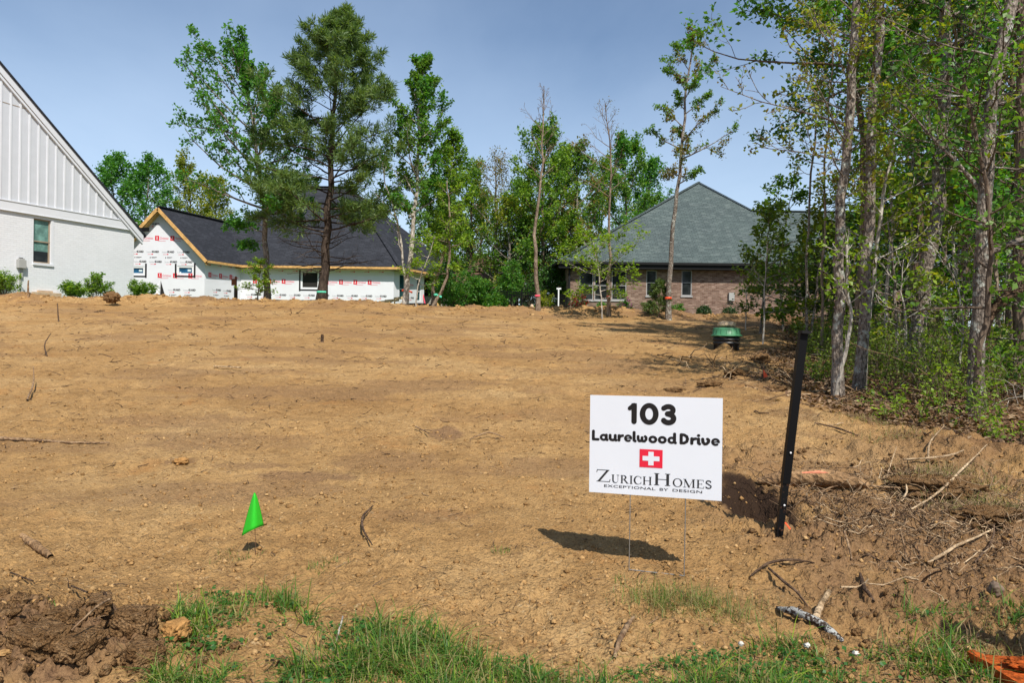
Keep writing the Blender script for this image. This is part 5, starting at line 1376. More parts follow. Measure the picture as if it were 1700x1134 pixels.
# wall of far woodland closing the horizon
n = 60000
seg = [(-75, 95, -10, 95), (-8, 66, 14, 70), (12, 70, 60, 60), (26, 28, 60, 20)]
A = []
for (xa, ya, xb, yb_), cnt, hgt in zip(seg, (8000, 6000, 8000, 10000), (7, 6.5, 8, 9)):
    t = rng.uniform(0, 1, cnt); xx = xa + (xb - xa) * t + rng.normal(size=cnt) * 1.0; yy_ = ya + (yb_ - ya) * t + rng.normal(size=cnt) * 2.0
    top = hgt * (.55 + .6 * fbm(t * 22, t * 0 + ya, 3, 4)); A.append(np.stack([xx, yy_, 2 + top * rng.uniform(0, 1, cnt) ** .8], 1))
A = np.concatenate(A)
v, f = leaves(A, .42, rng, .65, .4, .4, .12)
nz = fbm(A[:, 0] * .25, A[:, 2] * .4, 5, 3); mi = (nz > .5).astype(int)
o = link('far_woodland', arr_mesh('far_woodland', v, f, [M_dark, M_maple], mi)); tag(o, 'far line of woodland closing the view behind the houses', 'woodland', kind='stuff')

# ------------------------------------------------------------------ yard sign
def _seg(X, Y, a, b):
    ax, ay = a; bx, by = b; dx, dy = bx - ax, by - ay; L = dx * dx + dy * dy + 1e-12
    t = np.clip(((X - ax) * dx + (Y - ay) * dy) / L, 0, 1)
    return np.hypot(X - ax - t * dx, Y - ay - t * dy)
def stk(pts, r):
    return lambda X, Y: r - np.minimum.reduce([_seg(X, Y, pts[i], pts[i + 1]) for i in range(len(pts) - 1)])
def arc(cx, cy, rx, ry, a0, a1, n=14):
    return [(cx + rx * math.cos(math.radians(a0 + (a1 - a0) * i / n)), cy + ry * math.sin(math.radians(a0 + (a1 - a0) * i / n))) for i in range(n + 1)]
def rect(x0, x1, y0, y1):
    return lambda X, Y: np.minimum.reduce([X - x0, x1 - X, Y - y0, y1 - Y])
def ell(cx, cy, rx, ry):
    return lambda X, Y: (1 - np.hypot((X - cx) / rx, (Y - cy) / ry)) * min(rx, ry)
def uni(*fs): return lambda X, Y: np.maximum.reduce([f(X, Y) for f in fs])
def sub(a, b): return lambda X, Y: np.minimum(a(X, Y), -b(X, Y))
def inter(a, b): return lambda X, Y: np.minimum(a(X, Y), b(X, Y))
q = .118
FAT = {
 'L': (.64, stk([(.13, .89), (.13, .13), (.52, .13)], q)),
 'a': (.74, uni(stk(arc(.34, .34, .215, .225, 0, 360), q * .88), stk([(.55, .57), (.55, .17), (.62, .12)], q))),
 'u': (.72, uni(stk([(.13, .57), (.13, .28)] + arc(.33, .30, .20, .17, 180, 340), q), stk([(.54, .57), (.54, .17), (.61, .12)], q))),
 'r': (.52, uni(stk([(.14, .57), (.14, .13)], q), stk([(.16, .38), (.28, .54), (.44, .57)], q))),
 'e': (.70, uni(stk([(.15, .32), (.52, .37)], q * .45), stk(arc(.35, .35, .225, .245, 0, 300), q * .82))),
 'l': (.34, stk([(.13, .92), (.13, .2), (.22, .12)], q)),
 'w': (.92, uni(stk([(.12, .57), (.13, .28), (.22, .14), (.34, .15), (.42, .28), (.43, .48)], q * .92), stk([(.43, .28), (.50, .14), (.63, .14), (.74, .30), (.75, .48), (.67, .58)], q * .92))),
 'o': (.74, stk(arc(.36, .34, .235, .235, 0, 360), q * .93)),
 'd': (.76, uni(stk(arc(.34, .34, .215, .225, 0, 360), q * .88), stk([(.56, .92), (.56, .18), (.63, .12)], q))),
 ' ': (.20, None),
 'D': (.80, uni(stk([(.13, .89), (.13, .13)], q), stk([(.13, .89), (.35, .87), (.54, .74), (.61, .5), (.54, .27), (.35, .14), (.13, .13)], q))),
 'i': (.34, uni(stk([(.13, .57), (.13, .2), (.21, .12)], q), stk([(.13, .86), (.135, .86)], q * 1.05))),
 'v': (.72, stk([(.11, .57), (.14, .28), (.26, .13), (.40, .15), (.54, .32), (.55, .50), (.47, .58)], q)),
 '1': (.46, uni(stk([(.07, .73), (.22, .86)], q * .8), stk([(.28, .86), (.28, .13)], q * 1.05), rect(.15, .40, .6, .97))),
 '0': (.92, sub(ell(.45, .5, .43, .5), ell(.45, .5, .175, .27))),
 '3': (.74, uni(stk([(.13, .78)] + arc(.34, .70, .21, .16, 120, -70) + [(.30, .53)], q * .98), stk([(.30, .53)] + arc(.34, .32, .24, .19, 75, -150), q * 1.02))),
}
tk, tn = .085, .022
def srf(x, y): return rect(x - .17, x + .17, y - tn, y + tn)
def stem(x, thin=False): return uni(rect(x - (tn if thin else tk), x + (tn if thin else tk), 0, 1), srf(x, tn), srf(x, 1 - tn))
SER = {
 'Z': (1.0, uni(rect(.06, .94, .955, 1), rect(.03, .97, 0, .045), inter(stk([(.84, 1.0), (.16, 0.0)], .075), rect(0, 1, 0, 1)), stk([(.08, .98), (.04, .80)], .025), stk([(.95, .02), (.99, .22)], .025))),
 'U': (1.08, uni(rect(.17, .34, .3, 1), srf(.25, 1 - tn), rect(.83, .87, .3, 1), srf(.85, 1 - tn), inter(sub(ell(.52, .34, .35, .36), ell(.585, .36, .26, .30)), rect(0, 1.1, -.1, .34)))),
 'R': (1.10, uni(stem(.25), inter(sub(ell(.42, .745, .38, .26), ell(.40, .745, .20, .215)), rect(.3, 1, .4, 1)), rect(.3, .45, .96, 1), rect(.3, .45, .485, .525), inter(stk([(.52, .5), (.93, 0)], .075), rect(0, 1.2, 0, .6)), rect(.84, 1.08, 0, .035))),
 'I': (.50, stem(.25)),
 'C': (1.05, uni(sub(sub(ell(.54, .5, .49, .52), ell(.60, .5, .35, .47)), rect(.74, 1.3, .27, .73)), rect(.90, .94, .68, .95), rect(.90, .94, .06, .3))),
 'H': (1.20, uni(stem(.25), stem(.95), rect(.25, .95, .48, .525))),
 'O': (1.12, sub(ell(.55, .5, .52, .52), ell(.55, .5, .35, .47))),
 'M': (1.40, uni(stem(.22, True), stem(1.15), inter(stk([(.22, 1), (.68, .06)], .08), rect(0, 2, 0, 1)), inter(stk([(.68, .06), (1.12, 1)], .025), rect(0, 2, 0, 1)))),
 'E': (.95, uni(stem(.25), rect(.25, .82, .955, 1), rect(.25, .86, 0, .045), rect(.25, .66, .485, .525), rect(.79, .83, .76, 1), rect(.84, .88, 0, .26), rect(.62, .66, .40, .61))),
 'S': (.82, uni(stk(arc(.40, .74, .245, .20, 25, 210) + [(.28, .60), (.52, .44)] + arc(.40, .26, .27, .21, 25, -150), .068), rect(.61, .65, .70, .95), rect(.10, .14, .05, .3))),
}
def iso(mb, fr, fld, W_, H_, s0, z0, cell, d, m):
    nx = int(W_ / cell) + 3; ny = int(H_ / cell) + 3
    xs_ = (np.arange(nx) - 1) * cell; ys_ = (np.arange(ny) - 1) * cell
    X, Y = np.meshgrid(xs_, ys_); V = fld(X, Y); V = np.where(V == 0, 1e-9, V); I = V > 0
    full = I[:-1, :-1] & I[:-1, 1:] & I[1:, 1:] & I[1:, :-1]; anyi = I[:-1, :-1] | I[:-1, 1:] | I[1:, 1:] | I[1:, :-1]
    P = lambda x, y: fr.p(s0 + x, z0 + y, d)
    for j in range(ny - 1):
        i = 0
        while i < nx - 1:
            if full[j, i]:
                k = i
                while k < nx - 1 and full[j, k]: k += 1
                mb.add([P(xs_[i], ys_[j]), P(xs_[k], ys_[j]), P(xs_[k], ys_[j + 1]), P(xs_[i], ys_[j + 1])], [(0, 1, 2, 3)], m); i = k; continue
            if anyi[j, i]:
                c = [(j, i), (j, i + 1), (j + 1, i + 1), (j + 1, i)]; poly = []
                for a in range(4):
                    A, B_ = c[a], c[(a + 1) % 4]
                    if I[A]: poly.append((xs_[A[1]], ys_[A[0]]))
                    if I[A] != I[B_]:
                        t = V[A] / (V[A] - V[B_]); poly.append((xs_[A[1]] + (xs_[B_[1]] - xs_[A[1]]) * t, ys_[A[0]] + (ys_[B_[0]] - ys_[A[0]]) * t))
                if len(poly) >= 3: mb.add([P(*p) for p in poly], [tuple(range(len(poly)))], m)
            i += 1
def line_text(mb, fr, font, txt, s0, s1, v_top, v_base, d, cell, ytop=1.0, gap=0.0):
    tot = sum(font[c][0] + gap for c in txt) - gap; sx_ = (s1 - s0) / tot; h = (v_base - v_top) / ytop; x = s0
    for c in txt:
        w_, f = font[c]
        if f is not None:
            fl = (lambda f_: lambda X, Y: f_(X / sx_, Y / h))(f)
            iso(mb, fr, fl, w_ * sx_, h * 1.02, x, SH_ - v_base, cell, d, 0)
        x += (w_ + gap) * sx_
TL = at(980, 656, 3.406); TR = at(1200, 661, 3.207)
SW_ = float(np.linalg.norm((TR - TL)[:2])); SH_ = .457
class SignFr(Fr):
    def p(self, s, z, d=0.0): return self.O + self.e * s + self.n * d + np.array([0, 0, z + .331 + s * .016])
fsg = SignFr((TL[0], TL[1]), (TR[0] - TL[0], TR[1] - TL[1]))
gs = np.array([(TL[0] + TR[0]) / 2, (TL[1] + TR[1]) / 2, -.03])
sign = empty('yard_sign', gs, 0, 'white yard sign reading 103 Laurelwood Drive on a wire stake in the dirt', 'sign')
def ins2(mb, nm, mt, sm=False):
    o = mb.build(nm, mt, sign, sm); o.location = tuple(-q for q in sign.location); return o
mb = MB(); mb.fbox(fsg, 0, SW_, 0, SH_, -.004, 0); ins2(mb, 'panel', M_signw)
K = SW_ / .61
mb = MB(); line_text(mb, fsg, FAT, '103', .183 * K, .410 * K, .030, .130, .0012, .0016, gap=.06); ins2(mb, 'house_number', M_ink)
mb = MB(); line_text(mb, fsg, FAT, 'Laurelwood Drive', .010 * K, .602 * K, .163, .2135, .0012, .0010, gap=-.015); ins2(mb, 'street_name', M_ink)
mb = MB(); s0, s1, v0, v1 = .239 * K, .3456 * K, .243, .326
a = (s1 - s0); b = v1 - v0; cx_ = (s0 + s1) / 2; cz_ = SH_ - (v0 + v1) / 2
mb.quad(fsg.p(s0, SH_ - v1, .0012), fsg.p(s1, SH_ - v1, .0012), fsg.p(s1, SH_ - v0, .0012), fsg.p(s0, SH_ - v0, .0012))
em = ins2(mb, 'emblem', M_flagred)
mb = MB(); t1, t2 = a * .365, a * .115; b1, b2 = b * .375, b * .13
mb.quad(fsg.p(cx_ - t2, cz_ - b1, .002), fsg.p(cx_ + t2, cz_ - b1, .002), fsg.p(cx_ + t2, cz_ + b1, .002), fsg.p(cx_ - t2, cz_ + b1, .002))
for sg in (-1, 1):
    mb.quad(fsg.p(cx_ + sg * t2, cz_ - b2, .002), fsg.p(cx_ + sg * t1, cz_ - b2, .002), fsg.p(cx_ + sg * t1, cz_ + b2, .002), fsg.p(cx_ + sg * t2, cz_ + b2, .002))
mb.build('cross', M_signw, em)
mb = MB()
line_text(mb, fsg, SER, 'Z', .034 * K, .102 * K, .348, .404, .0012, .0008)
line_text(mb, fsg, SER, 'URICH', .105 * K, .300 * K, .3685, .406, .0012, .0007)
line_text(mb, fsg, SER, 'H', .302 * K, .388 * K, .350, .4045, .0012, .0008)
line_text(mb, fsg, SER, 'OMES', .392 * K, .570 * K, .3685, .406, .0012, .0007)
ins2(mb, 'company_name', M_ink2)
mb = MB()
put_text(mb, fsg, 'EXCEPTIONAL', .073 * K, .315 * K, SH_ - .4285, SH_ - .4165, .0012, 0, .0, 3)
put_text(mb, fsg, 'BY', .334 * K, .373 * K, SH_ - .4285, SH_ - .4165, .0012, 0, .0, 3)
put_text(mb, fsg, 'DESIGN', .393 * K, .525 * K, SH_ - .4285, SH_ - .4165, .0012, 0, .0, 3)
ins2(mb, 'tagline', M_ink2)
wl = fsg.px(1045, 890)[0]; wr = fsg.px(1137, 890)[0]
wlz = fsg.px(1045, 952)[1] - .331; wrz = fsg.px(1135, 961)[1] - .331
_pl, _pr = fsg.p(wl, 0), fsg.p(wr, 0)
wlz = max(wlz, g1(_pl[0], _pl[1]) + .006 - _pl[2]); wrz = max(wrz, g1(_pr[0], _pr[1]) + .006 - _pr[2])
L_ = [fsg.p(wl, .12, -.006), fsg.p(wl, -.1, -.006), fsg.p(wl - .001, wlz, -.006), fsg.p(wl, wlz - .12, -.01)]
R_ = [fsg.p(wr, .12, -.006), fsg.p(wr, -.1, -.006), fsg.p(wr - .002, wrz, -.006), fsg.p(wr, wrz - .12, -.01)]
B_ = [fsg.p(wl, wlz, -.003), fsg.p(wl * .7 + wr * .3, wlz * .7 + wrz * .3, -.002), fsg.p(wl * .3 + wr * .7, wlz * .3 + wrz * .7, -.004), fsg.p(wr, wrz, -.003)]
v, f = tubes([L_, R_, B_], np.full((3, 4), .0023), 6)
o = link('wire_stake', arr_mesh('wire_stake', v, f, M_wire, smooth=True), sign); o.location = tuple(-q for q in sign.location)

# ------------------------------------------------------------------ leaning black post
pb_ = on(1294, 884); d0 = pb_[1]
pt_ = at(1334, 548, d0 - .02); tt = (pt_ - pb_)
post = empty('black_post', pb_, 0, 'leaning black metal post with a flat cap, driven into the dirt right of the sign', 'post')
mb = MB(); a = tt * .24; mb.beam(a, tt * .985, .040, .036, up=(0, -1, 0)); mb.build('upper_sleeve', M_black, post)
mb = MB(); mb.beam(-tt * .15, tt * .30, .034, .026, up=(0, -1, 0)); mb.build('lower_stake', M_worn, post)
mb = MB(); c0 = tt * .985; mb.beam(c0 + [0, -.012, -.002], c0 + tt * .012 + [0, -.012, 0], .044, .060, up=(0, -1, 0)); mb.build('cap', M_blacktrim, post)
for k_ in (.395, .135):
    mb = MB(); q = tt * k_; mb.lathe([(.001, 0), (.005, .001), (.005, .005), (.001, .006)], (0, 0, 0), 10)
    mb.v = [(x_ + q[0], -z_ + q[1] - .022, y_ + q[2]) for x_, y_, z_ in mb.v]; mb.build('bolt', M_winwhite, post)
# flagging wire at its foot
q = pb_ + [0.0, -.05, .03]
mb = MB(); mb.beam(q + [.01, 0, .03], q + [.03, -.02, .0], .012, .003); tag(mb.build('orange_scrap', M_orange), 'tiny orange scrap at the foot of the leaning black post', 'ribbon')

# ------------------------------------------------------------------ green marker flag
fb_ = on(424, 925)
fl = empty('marker_flag', fb_, 0, 'bright green plastic marker flag on a thin wire in the dirt at the left', 'flag')
dF = fb_[1]
top = at(422.5, 818, dF) - fb_
v, f = tubes([[[0, 0, -.05], [0, 0, .07], top * [1, 1, .6], top]], np.full((1, 4), .0014), 5)
link('wire', arr_mesh('wire', v, f, M_rustwire), fl)
nu, nv = 14, 12; V = []
for j in range(nv + 1):
    t = j / nv
    xl = 422 + (401 - 422) * t ** .85; yl = 818 + (891 - 818) * t
    xr = 423 + (438 - 423) * t ** .7; yr = 818 + (873 - 818) * t
    for i in range(nu + 1):
        u = i / nu
        px_ = xl + (xr - xl) * u; py_ = yl + (yr - yl) * u + 3.0 * math.sin(u * math.pi) * t * -.6
        dd = -.030 * math.sin(u * math.pi * 1.15) * (t ** .6) + .02 * max(0, u - .75) * 4 * t + .004 * math.sin(u * 9) * t
        V.append(at(px_, py_, dF + dd) - fb_)
idx = np.arange((nu + 1) * (nv + 1)).reshape(nv + 1, nu + 1)
f = np.stack([idx[:-1, :-1], idx[:-1, 1:], idx[1:, 1:], idx[1:, :-1]], -1).reshape(-1, 4)
fo_ = link('flag_film', arr_mesh('flag_film', np.array(V), f, M_flag, smooth=True), fl)
sol = fo_.modifiers.new('s', 'SOLIDIFY'); sol.thickness = .0006
# red flag far right
rf = on(1266, 632); r_ = empty('marker_flag', rf, 0, 'small red marker flag in front of the saplings at the right', 'flag')
dR = rf[1]
v, f = tubes([[[0, 0, -.05], (at(1267, 612, dR) - rf)]], np.full((1, 2), .003), 5); link('wire', arr_mesh('wire', v, f, M_rustwire), r_)
mb = MB(); mb.slab([at(1267, 613, dR) - rf, at(1275, 625, dR) - rf, at(1268, 628, dR - .03) - rf], .002, 0, (0, 1, 0)); mb.build('flag_film', M_orange, r_)

# ------------------------------------------------------------------ septic riser with green lid and a sack
dB = 16.6; zb_ = at(1206, 583, dB)[2]; cB = np.array([at(1206, 560, dB)[0], dB, zb_ - .05])
rs = empty('septic_riser', cB, 0, 'black corrugated plastic riser with a green lid standing in the dirt near the trees', 'septic riser')
mb = MB(); mb.lathe([(.265, -.25), (.265, .20), (.305, .22), (.305, .245), (.285, .26), (.285, .285), (.31, .30), (.31, .33), (.29, .35), (.29, .40)], (0, 0, 0), 40); mb.build('riser', M_riser, rs, True)
mb = MB()
for k in range(10):
    a = k * 2 * math.pi / 10; mb.beam((.275 * math.cos(a), .275 * math.sin(a), -.2), (.275 * math.cos(a), .275 * math.sin(a), .21), .03, .03, up=(math.cos(a), math.sin(a), 0))
tag(mb.build('rib', M_riser, rs), kind='stuff')
mb = MB(); mb.lathe([(.30, .385), (.345, .39), (.350, .41), (.335, .425), (.305, .435), (.30, .56), (.295, .578), (.27, .585), (.10, .60), (.01, .60)], (0, 0, 0), 48); mb.build('lid', M_green, rs, True)
mb = MB()
for k in range(16):
    a = k * 2 * math.pi / 16 + .1; mb.beam((.305 * math.cos(a), .305 * math.sin(a), .43), (.302 * math.cos(a), .302 * math.sin(a), .55), .012, .008, up=(math.cos(a), math.sin(a), 0))
tag(mb.build('lid_rib', M_green, rs), kind='stuff')
from mathutils import noise as mn
def ico(sub_):
    import bmesh
    bm = bmesh.new(); bmesh.ops.create_icosphere(bm, subdivisions=sub_, radius=1.0)
    v = np.array([x.co[:] for x in bm.verts]); f = np.array([[y.index for y in x.verts] for x in bm.faces]); bm.free(); return v, f
ICO = {k: ico(k) for k in (1, 2, 3, 4, 5)}
ICO[0] = (np.array([[1, 0, 0], [-1, 0, 0], [0, 1, 0], [0, -1, 0], [0, 0, 1], [0, 0, -1.]]) * 1.1, np.array([[0, 2, 4], [2, 1, 4], [1, 3, 4], [3, 0, 4], [2, 0, 5], [1, 2, 5], [3, 1, 5], [0, 3, 5]]))
def lump(name, label, pos, size, mat, seed, cat, sub_=4, rough=.35, fr=1.6, rz=0.0, parent=None, flat=0.0, smooth=True):
    v, f = ICO[sub_]; v = v.copy()
    off = Vector((seed * 3.1, seed * 1.7, 0))
    r = np.array([1 + rough * (mn.fractal(Vector(p) * fr + off, 1.0, 2.0, 6) + .6 * abs(mn.noise(Vector(p) * fr * 3 + off)) - .15) for p in v])
    v = v * r[:, None]
    if flat: v = np.where(np.abs(v) > flat, np.sign(v) * (flat + (np.abs(v) - flat) * .3), v)
    v = v * np.array(size) / 2
    c, s = math.cos(rz), math.sin(rz); v = np.stack([v[:, 0] * c - v[:, 1] * s, v[:, 0] * s + v[:, 1] * c, v[:, 2]], 1)
    o = link(name, arr_mesh(name, v, f, mat, smooth=smooth), parent); o.location = tuple(float(q) for q in pos)
    return tag(o, label, cat) if parent is None else o
lump('sack', 'crumpled tan sack lying on the green riser lid', cB + [.0, 0, .665], (.42, .32, .14), [M_bag], 3, 'sack', 4, .25, 1.8)

# ------------------------------------------------------------------ clods, rocks, root ball, log
_c = [('clay_clod', 'largest dark brown clay clod at the bottom left, beside the grass', (212, 1062), (.165, .13, .12), M_darkclod, .04),
      ('clay_clod', 'dark clay clod at the bottom edge, just below the largest one', (228, 1118), (.16, .12, .11), M_darkclod, .03),
      ('clay_clod', 'broad low dark clod left of the largest one, near the bottom edge', (120, 1092), (.20, .12, .08), M_darkclod, .02),
      ('clay_clod', 'flat brown clod above and left of the largest clod', (160, 1020), (.17, .09, .07), M_darkclod, .015),
      ('clay_clod', 'brown clod in the heap at the bottom left corner', (50, 1085), (.22, .16, .10), M_darkclod, .02),
      ('clay_clod', 'small dark clod between the heap and the left corner', (90, 1045), (.14, .10, .08), M_darkclod, .015),
      ('orange_rock', 'rounded orange brown rock at the left end of the grass', (287, 1064), (.105, .085, .075), M_orock, .025)]
for i, (nm, lb_, p_, sz, mt, dz_) in enumerate(_c):
    b = on(*p_); lump(nm, lb_, [b[0], b[1] + sz[1] * .3, g1(b[0], b[1]) + dz_], sz, mt, 20 + i * 3, 'rock' if 'rock' in nm else 'clod', 5, .5, 2.3, i * .7, flat=.66)
b = at(186, 491, 22.8); b = at(186, 493, 23.4); b[2] = max(b[2] - .02, g1(b[0], b[1]) + .03); lump('root_ball', 'dark root ball on the far berm in front of the taller white house shrub', b, (.46, .4, .36), M_darkclod, 50, 'root ball', 4, .45, 3)
b = on(1652, 985); lump('stone', 'smooth brown and grey stone standing in the dirt near the right edge', b + [0, 0, .015], (.05, .06, .06), M_stone, 61, 'stone', 4, .35, 1.2, .4)
b = on(1300, 872); lump('white_pebble', 'small white pebble beside the foot of the black post', on(1355, 862) + [0, 0, .004], (.012, .012, .010), M_cloverf, 62, 'pebble', 2, .1)
# half-buried log
la, lb2 = on(1292, 806), on(1432, 818)
lg = empty('buried_log', la, 0, 'soil-caked half-buried log with a reddish scraped patch, behind the black post', 'log')
P = np.array([la + [-.10, .12, .0], la * .6 + lb2 * .4 + [0, .06, .05], la * .3 + lb2 * .7 + [0, .04, .055], lb2 + [.04, .0, .03]]) ; P = interp_path(P, 12)
Rr = np.array([.022, .032, .042, .05, .055, .058, .06, .058, .052, .045, .035, .02])
v, f = tubes(P[None], Rr[None], 14); v = v + np.array([[mn.noise(Vector(p) * 14) * .014, mn.noise(Vector(p) * 14 + Vector((5, 0, 0))) * .014, mn.noise(Vector(p) * 18) * .014] for p in v])
link('trunk', arr_mesh('trunk', v - la, f, M_logsoil, smooth=True), lg)
q = P[6] - la; 
v, f = tubes([[P[4] - la + [0, -.034, .040], P[6] - la + [0, -.038, .042], P[7] - la + [0, -.034, .040]]], [[.006, .013, .005]], 6)
link('scrape', arr_mesh('scrape', v, f, M_raw, smooth=True), lg)
for i, (px_, py_, sz, lb_) in enumerate([(1560, 822, (.52, .22, .15), 'larger matted dark sod clump under the longest pale root'), (1648, 872, (.46, .20, .11), 'lower sod clump with yellowish grass near the right edge'), (1498, 790, (.24, .14, .08), 'small dark sod clump above the root tangle')]):
    b = on(px_, py_); lump('sod_clump', lb_, b + [0, sz[1] * .3, .02], sz, M_darkclod, 140 + i * 5, 'sod clump', 5, .55, 2.6, .2 * i)
for i, (px_, py_, sz, lb_) in enumerate([(1120, 650, (.30, .2, .08), 'brown clod in the churned strip beside the sign top'), (1180, 640, (.34, .24, .10), 'brown clod left of the red flag'), (1222, 622, (.4, .3, .13), 'largest brown clod in the churned strip by the wood'), (1262, 600, (.5, .3, .2), 'dark root mass in the churned strip below the saplings'), (1292, 650, (.3, .2, .1), 'brown clod between the red flag and the post top'), (300, 768, (.13, .10, .05), 'orange brown clod half-buried in the left part of the lot')]):
    b = on(px_, py_); lump('clay_clod', lb_, b + [0, 0, sz[2] * .1], sz, M_darkclod if i < 5 else M_orock, 170 + i * 5, 'clod', 4, .5, 2.2, .5 * i)
# lichen covered root piece at the bottom right
def px_tube(name, label, cat, pts, radii, mat, lift=0.0, k=8, d=None, jit=0.0, seed=0, sub_n=None):
    """a stick lying on the ground along photo points (px, py, height above ground)"""
    W_ = []
    for p in pts:
        b = on(p[0], p[1]); h = p[2] if len(p) > 2 else 0
        b = b.copy(); b[2] = g1(b[0], b[1]) + lift + h; W_.append(b)
    n_ = sub_n or max(6, len(pts) * 3); P_ = interp_path(W_, n_); r_ = np.interp(np.linspace(0, 1, n_), np.linspace(0, 1, len(radii)), radii)
    rg = np.random.default_rng(seed + abs(int(pts[0][0]))); P_[1:-1] += rg.normal(size=(n_ - 2, 3)) * max(radii) * .12
    c = P_[0].copy(); v, f = tubes((P_ - c)[None], r_[None], k)
    if jit: v = v + rg.normal(size=v.shape) * jit
    o = link(name, arr_mesh(name, v, f, mat, smooth=True)); o.location = tuple(c); return tag(o, label, cat)
lc = px_tube('lichen_root', 'dark root piece crusted with white lichen at the edge of the grass, lower right', 'root', [(1290, 1016, .01), (1335, 1032, .025), (1365, 1046, .02), (1400, 1066, .0)], [.006, .016, .018, .006], M_lichen, k=10, jit=.003)
px_tube('cut_root', 'stubby tan root with a red cut end sticking up behind the lichen root', 'root', [(1352, 1040, .0), (1362, 1020, .03), (1378, 1005, .055)], [.016, .013, .010], M_rootpale, k=8)
